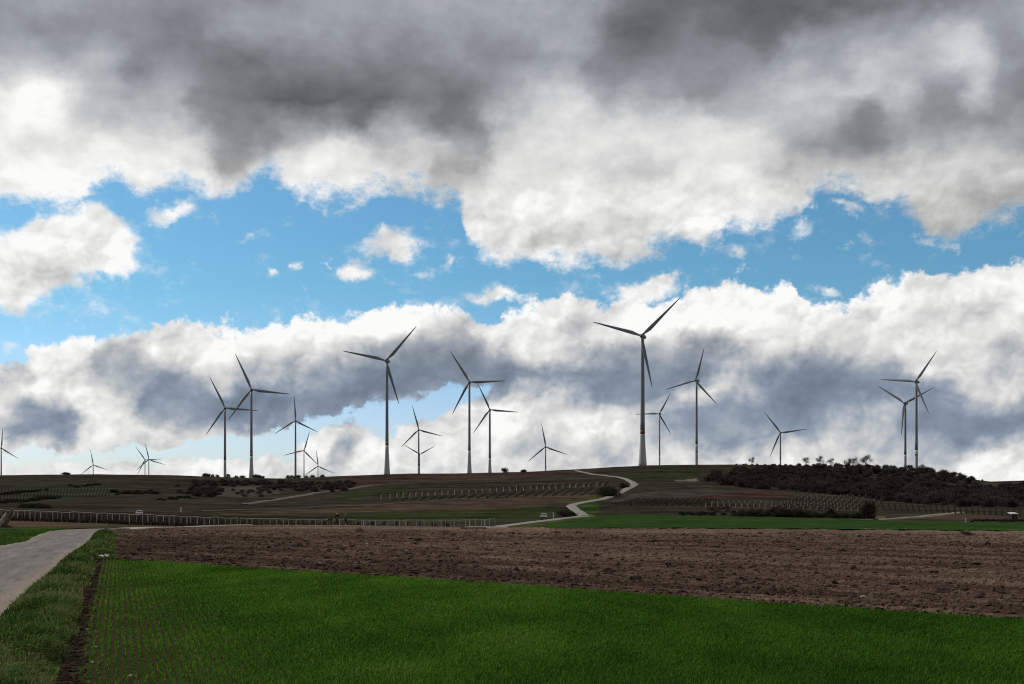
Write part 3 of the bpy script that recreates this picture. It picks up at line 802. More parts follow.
# hedges on the left hill
for x0, r0, x1, r1, k_, h_, lb in [(115, 494, 158, 493.5, 22, 2.4, 'dark hedge line in the middle of left hill, above the white car'), (20, 507.5, 48, 507.6, 16, 1.6, 'short low dark hedge just above the long trellis at far left'),
        (0, 504, 62, 497.5, 26, 1.8, 'long dark hedge slanting up across the far left hill'), (70, 487, 100, 485.5, 14, 1.8, 'small dark hedge near the left skyline'),
        (158, 500, 196, 499, 12, 1.5, 'faint low hedge on the left hill below the dark clump'), (0, 495, 50, 490, 18, 1.7, 'upper slanting dark hedge on the far left hill')]:
    it = []
    for i in range(k_):
        t = (i + random.uniform(-.4, .4)) / k_; p_ = hit(x0 + (x1 - x0) * t, r0 + (r1 - r0) * t + random.gauss(0, .55))
        it.append((p_, h_ * random.uniform(.3, 1.05), random.uniform(1.4, 2.6), random.choice(SH_H + SH_D)))
    merged('hedge', it, lb, 'hedge', None, None, [bark, hedge_green])
# hedge behind the meadow
it = []; it2 = []
for i in range(70):
    px_ = random.uniform(740, 862) if i < 48 else random.uniform(676, 745); lowy = np.interp(px_, [676, 740, 800, 862], [515.4, 516.5, 517.4, 518.8])
    big = 1.5 if (px_ > 772 and px_ < 802) else 1.
    (it if i < 48 else it2).append((hit(px_, lowy - random.uniform(0, 1.6)), random.uniform(.9, 1.9) * big * (.6 if px_ < 738 else 1), 1.3, random.choice(SH_H)))
merged('hedge', it, 'ragged dark hedge along the far edge of the green meadow', 'hedge', None, None, [bark, hedge_green])
merged('hedge', it2, 'thin low dark hedge continuing left along the green meadow', 'hedge', None, None, [bark, hedge_green])
it = [(hit(px_, 522.2 + random.uniform(-1, 0)), random.uniform(.4, .85), 1.4, random.choice(SH_H)) for px_ in np.linspace(972, 1040, 20)]
merged('hedge', it, 'low dark hedge around the white roofed hut at far right', 'hedge', None, None, [bark, hedge_green])
shrub(hit(831, 517.4), 3.0, SH_H, 'pointed dark evergreen bush rising from the hedge behind the meadow', None, .5)
G6 = 'tall bare bushes behind the meadow'
for px_, h in [(864, 5.2), (869, 6.0), (873, 5.0)]:
    shrub(hit(px_, 518.6), h, SH_T, 'tall upright bare bush behind the meadow where the pale track begins', G6, .8)
shrub(hit(608.5, 496.6), 5.6, SH_H, 'round dark bush beside the upper bend of hill road', None, 1.1)
shrub(hit(624, 487.8), 3.8, SH_H, 'small dark bush inside the hairpin of hill road', None, 1.2)
shrub(hit(563, 517.2), 2.9, SH_P, 'grey green bush left of the lower road bend, by the white car', None, 1.)
shrub(hit(568, 515.8), 2.0, SH_H, 'dark green bush tucked into the lower road bend', None, 1.3)
shrub(at(505, 1000), 5.5, SH_P, 'pale bare shrub on the crest, left of the small wind turbine', None, .8)
shrub(at(524, 1000), 2.4, SH_H, 'small dark round bush on the crest beside the small wind turbine', None, 1.5)
shrub(hit(714, 479.5), 4.2, SH_H, 'dark bush at the left end of the hillside thicket', None, 1.2)
G7 = 'pale scrub on the left hill'
for i in range(18):
    shrub(hit(random.uniform(214, 282), random.uniform(489, 497)), random.uniform(1.4, 2.6), SH_P, 'pale grey scrub bush on the slope under the left clump', G7, 1.5)
for i in range(14):
    shrub(hit(random.uniform(690, 765), random.uniform(508, 513)), random.uniform(.8, 1.4), SH_P, 'low pale scrub bush behind the hedge of the meadow', 'pale scrub behind the meadow', 1.6)
    
# trees with trunk and crown
def tree(px, Y, h, seed, label, spread=.5, group=None, sink=0.):
    r = random.Random(seed); h *= 1.3; root = empty('bare_tree', at(px, Y) - Vector((0, 0, sink)))
    tag(root, label, 'tree', group)
    tr = MB(); cr = MB(); tips = []
    tr.tube([(0, 0, -.2), (r.uniform(-.02, .02) * h, 0, .2 * h), (r.uniform(-.03, .03) * h, r.uniform(-.03, .03) * h, .42 * h)], [.035 * h, .026 * h, .018 * h], 6)
    def grow(p0, d, L, rad, lev):
        p1 = p0 + d * L * .5 + Vector((r.gauss(0, .06), r.gauss(0, .06), .02)) * L; p2 = p0 + d * L
        cr.tube([p0, p1, p2], [rad, rad * .8, rad * .5], 4, False); tips.append((p2, lev))
        if lev < 3:
            for _ in range(3 if lev else 4):
                nd = (d + Vector((r.gauss(0, spread), r.gauss(0, spread), r.gauss(.12, .3)))).normalized()
                grow(p0 + d * L * r.uniform(.5, 1), nd, L * r.uniform(.55, .8), rad * .55, lev + 1)
    for k in range(6):
        a_ = k * 1.05 + r.random(); d = Vector((math.cos(a_) * spread * 1.1, math.sin(a_) * spread * 1.1, 1.15 if k > 2 else .5)).normalized()
        grow(Vector((0, 0, (.2 + .04 * k) * h)), d, .27 * h, .011 * h, 1)
    tint = [.3] * len(cr.v)
    for p_, lev in tips:
        if lev < 2: continue
        for _ in range(20):
            c = p_ + Vector((r.gauss(0, .06), r.gauss(0, .06), r.gauss(-.02, .07))) * h
            d = Vector((r.gauss(0, 1), r.gauss(0, 1), r.gauss(.6, 1))).normalized(); e = d.orthogonal().normalized() * .011 * h
            cr.tri(c - e, c + e, c + d * .055 * h); tint += [r.random()] * 3
    tr.build('trunk', bark, root, True)
    o = cr.build('crown', twig_pale, root); attr(o.data, 'tint', tint)
    return root
tree(866, 985, 10.5, 3, 'tallest bare tree on the crest, left of the twin wind turbines', .5)
tree(853, 990, 8.0, 4, 'smaller wide bare tree on the crest, next to the tallest one', .6)
tree(848, 985, 6.8, 14, 'low bare tree at the left of the crest tree pair', .6)
tree(831, 1000, 6.4, 5, 'bare tree standing in the row of thin trees on the crest', .55)
tree(820, 995, 7.5, 6, 'upright bare tree in the middle of the crest, above the thicket', .45)
tree(806, 1000, 6.6, 8, 'bare tree at the left end of crest row, right of lone wind turbine', .6)
tree(752, 1000, 5.8, 9, 'rounded bare tree alone on the crest, left of the lone small turbine', .6)
tree(921, 985, 7.0, 10, 'bare tree at the foot of the right hand twin turbine tower', .55)

# gnarled dead tree at the far left, beside the road
old = simple_mat('weathered_wood', (.40, .35, .29), .9, .35, 9, .2, 0, .01); olddark = simple_mat('dark_rotten_wood', (.12, .1, .08), .95, .3, 6)
dp = hit(6, 528.0, 60); root = empty('dead_tree', dp); root.scale = (1.25, 1.25, 1.08)
tag(root, 'gnarled dead tree leaning over with pale broken limbs at left roadside', 'tree')
mb = MB(); mb.tube([(-.3, 0, -.1), (-.1, .05, .5), (.25, .1, 1.1), (.5, .05, 1.7), (.62, .0, 2.05)], [.3, .24, .2, .17, .08], 8); mb.build('trunk', olddark, root, True)
mb = MB(); mb.tube([(-.75, -.3, -.1), (-.45, -.28, .5), (-.1, -.25, 1.1), (.1, -.2, 1.6)], [.19, .17, .14, .08], 7); mb.build('broken_limb', old, root, True)
mb = MB(); mb.tube([(.25, .1, 1.0), (.6, .15, 1.35), (.75, .1, 1.75)], [.11, .09, .04], 7); mb.build('broken_limb', old, root, True)
mb = MB(); mb.tube([(.1, .1, .9), (-.1, .2, 1.35), (.05, .22, 1.8)], [.1, .06, .02], 6)
mb.tube([(.45, .05, 1.5), (.3, .1, 1.9), (.4, .1, 2.15)], [.07, .04, .015], 5); mb.tube([(-.2, .1, .2), (.5, -.1, .15), (.95, -.1, -.05)], [.16, .12, .06], 6)
mb.build('twisted_branch', olddark, root, True)

# ------------------------------------------------------------------ vineyards
post_m = simple_mat('pale_post', (.5, .5, .48), .6, .15, 5); wire_m = simple_mat('galvanised_wire', (.42, .42, .4), .5, .1, 3)
stake_m = simple_mat('old_stake', (.30, .29, .25), .8, .2, 5)
vine_mat = leaf_mat('vine_cane', [(0, (.03, .026, .02)), (.5, (.055, .046, .036)), (1, (.10, .085, .065))], .15)

def cane_mesh(P0, P1, h=1.2, per_m=3.5, seed=0, size=.3):
    """bare canes along a row between two ground points, in world coordinates"""
    r = np.random.default_rng(seed); d = (P1 - P0).to_2d(); L = d.length; n = max(20, int(L * per_m))
    t = np.concatenate([np.linspace(0, 1, n) + r.normal(0, .3 / n, n)]); X = P0.x + d.x * t; Y = P0.y + d.y * t
    Z = zfun(X, Y)
    b = np.stack([X, Y, Z - .05], -1); up = np.stack([r.normal(0, .25, n), r.normal(0, .25, n), h * (.6 + .5 * r.random(n))], -1)
    a_ = r.random(n) * 3.14; s = np.stack([np.cos(a_), np.sin(a_), np.zeros(n)], -1) * (.04 + size * .22 * r.random(n))[:, None]
    mid = b + up * .5 + s * r.normal(0, 1, (n, 1))
    Vv = np.stack([b - s * .6, b + s * .6, mid + s, b + up, mid - s], 1).reshape(-1, 3)
    i = np.arange(n) * 5
    return Vv, np.stack([i, i + 1, i + 2, i + 3, i + 4], -1), np.repeat(r.random(n), 5)

def post_mb(mb, p, h=2., r=.05, tilt=(0, 0)):
    mb.tube([p - Vector((0, 0, .2)), p + Vector((tilt[0], tilt[1], h))], [r, r * .95], 6)

def vine_rows(P0s, P1s, label, group, h=1.2, per_m=3.5, stakes=0, stake_h=1.7, seed=0, stake_r=.07, size=.3):
    for i, (a_, b_) in enumerate(zip(P0s, P1s)):
        root = empty('vine_row', a_); tag(root, label, 'vine row', group)
        Vv, f, tn = cane_mesh(a_, b_, h, per_m, seed + i, size); Vv = Vv - np.array(a_[:])
        me = np_mesh('vines', Vv, [f]); attr(me, 'tint', tn); link('vines', me, vine_mat, root)
        for k in range(stakes):
            t = k / max(1, stakes - 1); x = a_.x + (b_.x - a_.x) * t; y = a_.y + (b_.y - a_.y) * t
            mb = MB(); post_mb(mb, Vector((x, y, gz(x, y))) - a_, stake_h, stake_r, (random.gauss(0, .06), random.gauss(0, .06))); mb.build('stake', stake_m, root)
def lerp_hits(p0, p1, n):
    return [hit(p0[0] + (p1[0] - p0[0]) * i / (n - 1), p0[1] + (p1[1] - p0[1]) * i / (n - 1)) for i in range(n)]

# long trellis across the valley (three connected runs, posts tied by wires)
def trellis(pxs, Ys, h, label, dens_=1., wires=(1., .62), postr=.055, cane=True, seed=1, wr=.05):
    root = empty('vineyard_trellis', at(pxs[0], Ys[0])); o0 = root.location.copy()
    tag(root, label, 'trellis')
    pts = [at(a_, b_) for a_, b_ in zip(pxs, Ys)]; tops = []
    for p_ in pts:
        hh_ = h * random.uniform(.94, 1.05); mb = MB(); post_mb(mb, p_ - o0, hh_, postr * random.choice([.7, .8, 1., 1.5]), (random.gauss(0, .04), random.gauss(0, .04)))
        mb.build('post', post_m if random.random() < .6 else stake_m, root); tops.append(p_ - o0 + Vector((0, 0, hh_ * .97)))
    for w_ in wires:
        mb = MB(); q_ = [Vector((t.x, t.y - .06, pts[i].z - o0.z + (t.z - pts[i].z + o0.z) * w_)) for i, t in enumerate(tops)]
        mb.tube(q_, wr, 4); mb.build('wire', wire_m, root)
    if cane:
        VV = []; FF = []; TT = []; b = 0
        for i in range(len(pts) - 1):
            a_, f, tn = cane_mesh(pts[i], pts[i + 1], h * (.5 if seed == 1 else .28), 7 if seed == 1 else 4, seed * 100 + i, .5); VV.append(a_); FF.append(f + b); TT.append(tn); b += len(a_)
        me = np_mesh('vines', np.vstack(VV) - np.array(o0[:]), [np.vstack(FF)]); attr(me, 'tint', np.concatenate(TT)); link('vines', me, vine_mat, root)
    return root
pa = np.arange(-66, 242, 5.6)
trellis([x + random.uniform(-1.4, 1.4) for x in pa], [215] * len(pa), 2.05, 'long vineyard trellis with pale posts and dark vines behind the road bend at left', wires=(1.,), seed=1, wr=.05)
pb = np.arange(240, 330, 6.2)
trellis([x + random.uniform(-1.5, 1.5) for x in pb], [215] * len(pb), 2.05, 'thin vineyard trellis of pale posts left of the three people', wires=(1.,), seed=2, cane=True, wr=.05)
pc_ = np.arange(330, 496, 5.0)
trellis([x + random.uniform(-1.6, 1.6) for x in pc_], [216] * len(pc_), 2.2, 'vineyard trellis of bare pale posts from the people to the hill road', wires=(.95,), seed=3, cane=True, wr=.03)
# rows behind the left trellis
P0 = [Vector((x, 222, gz(x, 222))) for x in np.linspace(-103, -12, 34)]; P1 = [Vector((p.x - 4, 268, gz(p.x - 4, 268))) for p in P0]
vine_rows(P0, P1, 'bare vine row running uphill behind the long left trellis', 'vine rows behind the long trellis', 1.3, 4, 0, seed=200)
# upper middle vineyard with white end posts
wpost = [381, 390, 397, 403, 410, 416, 422, 428, 435, 442, 448, 454.5, 462, 469, 476, 483, 490, 497, 503.7, 510, 516.5, 523.5, 531, 537, 543.4, 549.5, 556, 563, 570, 576, 584, 589, 597, 603]
wmb = MB(); wmb.tube([(0, 0, -.2), (0, 0, 2.15)], [.17, .16], 8); wmb.tube([(0, 0, 2.15), (0, 0, 2.22)], [.19, .03], 8)
white_m = simple_mat('white_post', (.7, .7, .68), .6, .1, 4)
wme = wmb.mesh('vineyard_post'); wme.materials.append(white_m)
P0 = []; P1 = []
for i, px_ in enumerate(wpost):
    rw = float(np.interp(px_, [381, 420, 516, 560, 603], [499.2, 496.4, 490.8, 488.8, 486.4]))
    p_ = hit(px_, rw); o = bpy.data.objects.new('vineyard_post', wme); COL.objects.link(o); o.location = p_
    o.scale = (1, 1, random.uniform(.8, 1.15)); o.rotation_euler = (random.gauss(0, .03), random.gauss(0, .03), 0)
    tag(o, 'white end post in the slanting row across the middle of hill', 'post', 'white end posts of the middle vineyard')
    P0.append(p_ + Vector((0, .5, 0))); P1.append(hit(px_ - 3 + 9 * (i / 33), rw - 4.5))
vine_rows(P0, P1, 'bare vine row running uphill from a white end post', 'vine rows above the white end posts', 1.2, 3, 0, seed=300)
vine_rows(lerp_hits((392, 501), (590, 495.5), 22), lerp_hits((398, 499.5), (603, 487.6), 22), 'bare vine row on the slope below the white end posts', 'vine rows below the white end posts', 1.1, 3, 0, seed=360)
# right vineyard with stakes
vine_rows(lerp_hits((776, 508.5), (872, 511.5), 15), lerp_hits((798, 497.5), (884, 497), 15), 'staked vine row climbing to the thicket at right', 'staked vine rows below the thicket', 1., 2.2, 7, 1.55, 400, .14, .2)
vine_rows(lerp_hits((706, 507.2), (772, 508.2), 12), lerp_hits((712, 504.4), (772, 505), 12), 'short vine row with pale stakes behind the meadow hedge', 'short staked vine rows behind the meadow', 1., 3, 2, 1.7, 430, .17, .3)
vine_rows(lerp_hits((608, 505.5), (700, 507), 14), lerp_hits((640, 499.5), (712, 500), 14), 'dark vine row on the slope right of the hill road', 'vine rows right of the hill road', 1.2, 3, 0, seed=450)
vine_rows(lerp_hits((640, 483), (700, 478), 22), lerp_hits((634, 474), (696, 469.5), 22), 'dark vine row near the crest right of the hairpin', 'vine rows near the crest', .6, .9, 0, seed=470)
vine_rows(lerp_hits((0, 502.5), (108, 496.5), 34), lerp_hits((2, 488), (112, 484.5), 34), 'dark vine row climbing the left hill', 'vine rows on the left hill', .6, .9, 0, seed=500)
vine_rows(lerp_hits((885, 511), (1020, 517), 24), lerp_hits((882, 504), (1020, 510), 24), 'dark vine row at the foot of the right thicket', 'vine rows at the foot of the thicket', .8, 1.8, 0, seed=570)
# single markers
mb = MB(); post_mb(mb, Vector((0, 0, 0)), 1.5, .16); o = mb.build('marker_post', white_m); o.location = hit(181, 512); tag(o, 'white marker post alone on the slope above the long trellis', 'post')
mb = MB(); post_mb(mb, Vector((0, 0, 0)), 1.2, .26); o = mb.build('marker_post', pale); o.location = hit(966, 523); tag(o, 'squat pale marker post at the meadow edge below the pale track', 'post')
mb = MB(); post_mb(mb, Vector((0, 0, 0)), 1.6, .12); o = mb.build('marker_post', white_m); o.location = hit(553.5, 518.3); tag(o, 'pale marker post beside the white car near the lower road bend', 'post')

# ------------------------------------------------------------------ hut
hp = hit(1013, 520.6); root = empty('hut', hp, R(8)); tag(root, 'small dark hut with a white roof beside the hedge at far right', 'hut')
hw = simple_mat('dark_boards', (.035, .03, .027), .9, .3, 6)
mb = MB(); mb.box(-.8, .8, -.8, .8, -.1, 1.75); mb.build('wall', hw, root)
mb = MB(); mb.add([(-1, -1, 1.753), (1, -1, 1.753), (1, 1, 2.05), (-1, 1, 2.05), (-1, -1, 1.96), (1, -1, 1.96), (1, 1, 2.26), (-1, 1, 2.26)], [(0, 3, 2, 1), (4, 5, 6, 7), (0, 1, 5, 4), (1, 2, 6, 5), (2, 3, 7, 6), (3, 0, 4, 7)])
mb.build('roof', white_m, root)
mb = MB(); mb.box(-.35, .35, -.84, -.803, .02, 1.5); d_ = mb.build('door', simple_mat('door_boards', (.06, .05, .045), .8), root)
mb = MB(); mb.box(.22, .27, -.9, -.842, .7, .85); mb.build('handle', wire_m, d_)

# ------------------------------------------------------------------ cars
white_car = simple_mat('white_car_paint', (.42, .42, .42), .25, .04, 1, .5); glass = simple_mat('dark_glass', (.02, .022, .025), .08, .1, 1, .6)
rub = simple_mat('tyre_rubber', (.02, .02, .02), .9); rimm = simple_mat('wheel_rim', (.4, .4, .42), .4, .1, 2, .5, .8)
lampm = simple_mat('headlamp_glass', (.6, .6, .58), .15, .05); redl = simple_mat('tail_lamp', (.3, .02, .02), .3); blackp = simple_mat('black_plastic', (.025, .025, .025), .7)
def car(loc, rz, label):
    root = empty('parked_car', loc, rz); tag(root, label, 'car')
    prof = [(-2.0, .35), (-2.02, .62), (-1.9, .86), (-1.15, .95), (-.5, 1.42), (.1, 1.5), (1.0, 1.46), (1.7, 1.02), (1.98, .92), (2.0, .4), (1.8, .28), (-1.8, .28)]
    mb = MB(); vs = []
    for sgn in (-1, 1):
        for (y, z) in prof:
            wx = .86 if z < 1.0 else .86 - (z - 1.0) * .42
            vs.append((sgn * wx, y, z))
    n = len(prof); fs = [tuple(range(n)), tuple(range(2 * n - 1, n - 1, -1))] + [(i, n + i, n + (i + 1) % n, (i + 1) % n) for i in range(n)]
    mb.add(vs, fs); b = mb.build('body', white_car, root)
    bv = b.modifiers.new('bevel', 'BEVEL'); bv.width = .07; bv.segments = 3; bv.limit_method = 'ANGLE'
    def quad(name, pts, mat):
        q_ = MB(); c = [Vector(p) for p in pts]; nrm = (c[1] - c[0]).cross(c[2] - c[0]).normalized()
        q_.add([p + nrm * .012 for p in c] + [p - nrm * .02 for p in c], [(0, 1, 2, 3), (7, 6, 5, 4), (0, 4, 5, 1), (1, 5, 6, 2), (2, 6, 7, 3), (3, 7, 4, 0)]); q_.build(name, mat, root)
    quad('windscreen', [(-.74, -1.07, 1.01), (.74, -1.07, 1.01), (.62, -.55, 1.38), (-.62, -.55, 1.38)], glass)
    quad('rear_window', [(.72, 1.63, 1.07), (-.72, 1.63, 1.07), (-.64, 1.1, 1.40), (.64, 1.1, 1.40)], glass)
    for s in (-1, 1):
        pts = [(s * .855, -.95, 1.02), (s * .70, -.45, 1.37), (s * .68, .95, 1.40), (s * .84, 1.4, 1.04)]
        quad('side_window', pts if s > 0 else pts[::-1], glass)
        q_ = MB(); q_.box(s * .62 - .16, s * .62 + .16, -2.04, -1.93, .66, .8); q_.build('headlight', lampm, root)
        q_ = MB(); q_.box(s * .7 - .1, s * .7 + .1, 1.93, 2.02, .7, .9); q_.build('tail_light', redl, root)
        q_ = MB(); q_.box(s * .98 - .09, s * .98 + .09, -.95, -.82, .98, 1.1); q_.build('wing_mirror', blackp, root)
        for y in (-1.25, 1.25):
            wv_ = empty('wheel', (s * .78, y, .31)); wv_.parent = root
            q_ = MB(); q_.tube([(-.1, 0, 0), (-.06, 0, 0), (.06, 0, 0), (.1, 0, 0)], [.29, .31, .31, .29], 18); q_.build('tyre', rub, wv_, True)
            q_ = MB(); q_.tube([(s * .1, 0, 0), (s * .112, 0, 0)], [.19, .17], 12); q_.build('rim', rimm, wv_)
    q_ = MB(); q_.box(-.7, .7, -2.06, -1.98, .36, .56); q_.build('grille', blackp, root)
    q_ = MB(); q_.box(-.26, .26, 1.99, 2.03, .5, .62); q_.build('number_plate', lampm, root)
    return root
car(hit(544, 519.2), R(-4), 'small white car parked by the road left of the lower bend')
car(hit(139.5, 516.2), R(196), 'small white car parked on the slope behind the long left trellis')

# ------------------------------------------------------------------ people
def skin_obj(name, verts, edges, radii, mat, parent, sub=1, rootv=0):
    me = bpy.data.meshes.new(name); me.from_pydata(verts, edges, []); o = link(name, me, mat, parent)
    me.skin_vertices or me.skin_vertices.new() if hasattr(me.skin_vertices, 'new') else None
    sk = o.modifiers.new('skin', 'SKIN')
    if not me.skin_vertices: me.skin_vertices.new()
    for i, r_ in enumerate(radii):
        me.skin_vertices[0].data[i].radius = (r_, r_) if not isinstance(r_, tuple) else r_
        me.skin_vertices[0].data[i].use_root = (i == rootv)
    sk.use_smooth_shade = True
    s_ = o.modifiers.new('sub', 'SUBSURF'); s_.levels = sub; s_.render_levels = sub
    return o
skin_c = simple_mat('skin', (.42, .27, .2), .6, .08, 6)
def person(loc, rz, J, cols, label, hat):
    """J: joints in metres (facing -Y)"""
    root = empty('person', loc, rz); tag(root, label, 'person')
    V = []; E = []; Rr = []
    def av(p, r_): V.append(tuple(p)); Rr.append(r_); return len(V) - 1
    pel = av(J['pelvis'], (.13, .11)); ch = av(J['chest'], (.15, .11)); nk = av(J['neck'], .055); E += [(pel, ch), (ch, nk)]
    hd0 = av(J['head'] - J['hd'] * .08, .075); hd1 = av(J['head'], .095); hd2 = av(J['head'] + J['hd'] * .09, .07); E += [(nk, hd0), (hd0, hd1), (hd1, hd2)]
    nose = av(J['head'] + J['fd'] * .115 - J['hd'] * .02, .016); E.append((hd1, nose))
    side = J['hd'].cross(J['fd']).normalized()
    for s in (-1, 1):
        e_ = av(J['head'] + side * s * .1, .018); E.append((hd1, e_))
    for s, k in ((-1, 'r'), (1, 'l')):
        sh, el, wr = J['sh' + k], J['el' + k], J['wr' + k]
        a_ = av(sh, .055); b_ = av(el, .042); c_ = av(wr, .03); E += [(ch, a_), (a_, b_), (b_, c_)]
        d = (wr - el).normalized(); o1 = d.orthogonal().normalized(); o2 = d.cross(o1)
        palm = av(wr + d * .06, (.035, .02)); E.append((c_, palm))
        for f in range(4):
            off = o1 * (f - 1.5) * .021; ln = (.075, .09, .085, .065)[f]
            k0 = av(wr + d * .1 + off, .0095); k1 = av(wr + d * (.1 + ln * .6) + off + o2 * .015, .0085); k2 = av(wr + d * (.1 + ln) + off + o2 * .04, .0075)
            E += [(palm, k0), (k0, k1), (k1, k2)]
        t0 = av(wr + d * .06 + o1 * .045, .011); t1 = av(wr + d * .1 + o1 * .062 + o2 * .02, .009); E += [(palm, t0), (t0, t1)]
        hp_, kn, an = J['hp' + k], J['kn' + k], J['an' + k]
        a_ = av(hp_, .085); b_ = av(kn, .058); c_ = av(an, .04); t_ = av(an + J['ft' + k] * .17 - Vector((0, 0, .045)), .035)
        E += [(pel, a_), (a_, b_), (b_, c_), (c_, t_)]
    skin_obj('body', V, E, Rr, skin_c, root)
    # jacket
    V2 = [J['pelvis'] * .75 + J['chest'] * .25, J['chest'], J['chest'] * .3 + J['neck'] * .7]; E2 = [(0, 1), (1, 2)]; R2 = [(.175, .145), (.19, .14), .09]
    for k in 'rl':
        b = len(V2); V2 += [J['sh' + k], J['el' + k], J['wr' + k]]; R2 += [.085, .066, .052]; E2 += [(1, b), (b, b + 1), (b + 1, b + 2)]
    skin_obj('jacket', [tuple(v) for v in V2], E2, R2, cols[0], root)
    V3 = [J['pelvis']]; E3 = []; R3 = [(.16, .135)]
    for k in 'rl':
        b = len(V3); V3 += [J['hp' + k], J['kn' + k], J['an' + k] + Vector((0, 0, .03))]; R3 += [.105, .078, .06]; E3 += [(0, b), (b, b + 1), (b + 1, b + 2)]
    skin_obj('trousers', [tuple(v) for v in V3], E3, R3, cols[1], root)
    for k in 'rl':
        skin_obj('boot', [tuple(J['an' + k] + Vector((0, 0, .03))), tuple(J['an' + k] - Vector((0, 0, .04))), tuple(J['an' + k] + J['ft' + k] * .18 - Vector((0, 0, .05)))], [(0, 1), (1, 2)], [.055, .052, .042], blackp, root)
    for s in (-1, 1):
        bm = bmesh.new(); bmesh.ops.create_uvsphere(bm, u_segments=8, v_segments=6, radius=.014)
        me = bpy.data.meshes.new('eye'); bm.to_mesh(me); bm.free(); e_ = link('eye', me, blackp, root); e_.location = J['head'] + J['fd'] * .088 + side * s * .034 + J['hd'] * .012
    # hair or cap: cup over the skull
    bm = bmesh.new(); bmesh.ops.create_uvsphere(bm, u_segments=14, v_segments=9, radius=.118)
    bmesh.ops.delete(bm, geom=[v for v in bm.verts if v.co.z < -.005 and v.co.y < .03 or v.co.z < -.07], context='VERTS')
    me = bpy.data.meshes.new(hat[0]); bm.to_mesh(me); bm.free(); h_ = link(hat[0], me, hat[1], root); h_.location = J['head'] + J['hd'] * .035
    z_ = J['hd']; y_ = -J['fd']; x_ = y_.cross(z_); h_.rotation_euler = Matrix((x_, y_, z_)).transposed().to_euler()
    sd = h_.modifiers.new('thick', 'SOLIDIFY'); sd.thickness = .015
    return root
Vv_ = Vector
def stand_pose(h=1.75, arms=0.):
    k = h / 1.75
    J = dict(pelvis=Vv_((0, 0, .95)), chest=Vv_((0, 0, 1.3)), neck=Vv_((0, .0, 1.5)), head=Vv_((0, -.02, 1.63)), hd=Vv_((0, 0, 1)), fd=Vv_((0, -1, 0)))
    for s, q_ in ((-1, 'r'), (1, 'l')):
        J['sh' + q_] = Vv_((s * .2, 0, 1.42)); J['el' + q_] = Vv_((s * .27, -.02 - .1 * arms, 1.13)); J['wr' + q_] = Vv_((s * (.26 - .08 * arms), -.08 - .25 * arms, .88 + .15 * arms))
        J['hp' + q_] = Vv_((s * .09, 0, .92)); J['kn' + q_] = Vv_((s * .11, -.02, .5)); J['an' + q_] = Vv_((s * .12, .02, .09)); J['ft' + q_] = Vv_((s * .15, -1, 0)).normalized()
    for q_ in J:
        if q_ not in ('hd', 'fd') and not q_.startswith('ft'): J[q_] = J[q_] * k
    return J
def bent_pose():
    J = dict(pelvis=Vv_((0, .18, .82)), chest=Vv_((0, -.14, 1.02)), neck=Vv_((0, -.33, 1.02)), head=Vv_((0, -.45, .96)), hd=Vv_((0, -.8, -.6)).normalized(), fd=Vv_((0, .3, -.95)).normalized())
    J['fd'] = Vv_((0, -.6, .8)).cross(Vv_((1, 0, 0))).normalized() * 1; J['fd'] = Vv_((0, .6, -.8)) ; J['hd'] = Vv_((0, -.8, -.6))
    for s, q_ in ((-1, 'r'), (1, 'l')):
        J['sh' + q_] = Vv_((s * .19, -.2, 1.0)); J['el' + q_] = Vv_((s * .24, -.3, .72)); J['wr' + q_] = Vv_((s * .16, -.45, .47))
        J['hp' + q_] = Vv_((s * .1, .16, .8)); J['kn' + q_] = Vv_((s * .15, -.06, .46)); J['an' + q_] = Vv_((s * .14, .08, .09)); J['ft' + q_] = Vv_((s * .2, -1, 0)).normalized()
    return J
navy = simple_mat('navy_cloth', (.015, .018, .04), .9); blk = simple_mat('black_cloth', (.01, .01, .011), .9); teal = simple_mat('teal_cloth', (.02, .10, .12), .85)
jean = simple_mat('grey_trousers', (.05, .048, .046), .9); dkt = simple_mat('dark_trousers', (.022, .024, .034), .9); creamc = simple_mat('cream_wool', (.55, .5, .44), .9); hair = simple_mat('grey_hair', (.25, .23, .22), .8)
PY = 180
def ppos(px): return at(px, PY) + Vector((0, 0, .08))
person(ppos(330.2), R(-70), bent_pose(), (navy, dkt), 'person in navy jacket bending over, leftmost of three at the trellis', ('hair', hair))
person(ppos(337), R(25), stand_pose(1.82, .3), (blk, jean), 'person in black jacket and pale cap standing in the middle of three', ('cap', creamc))
person(ppos(345.6), R(-30), stand_pose(1.72, .8), (teal, dkt), 'person in teal jacket standing rightmost of the three in the field', ('hair', hair))

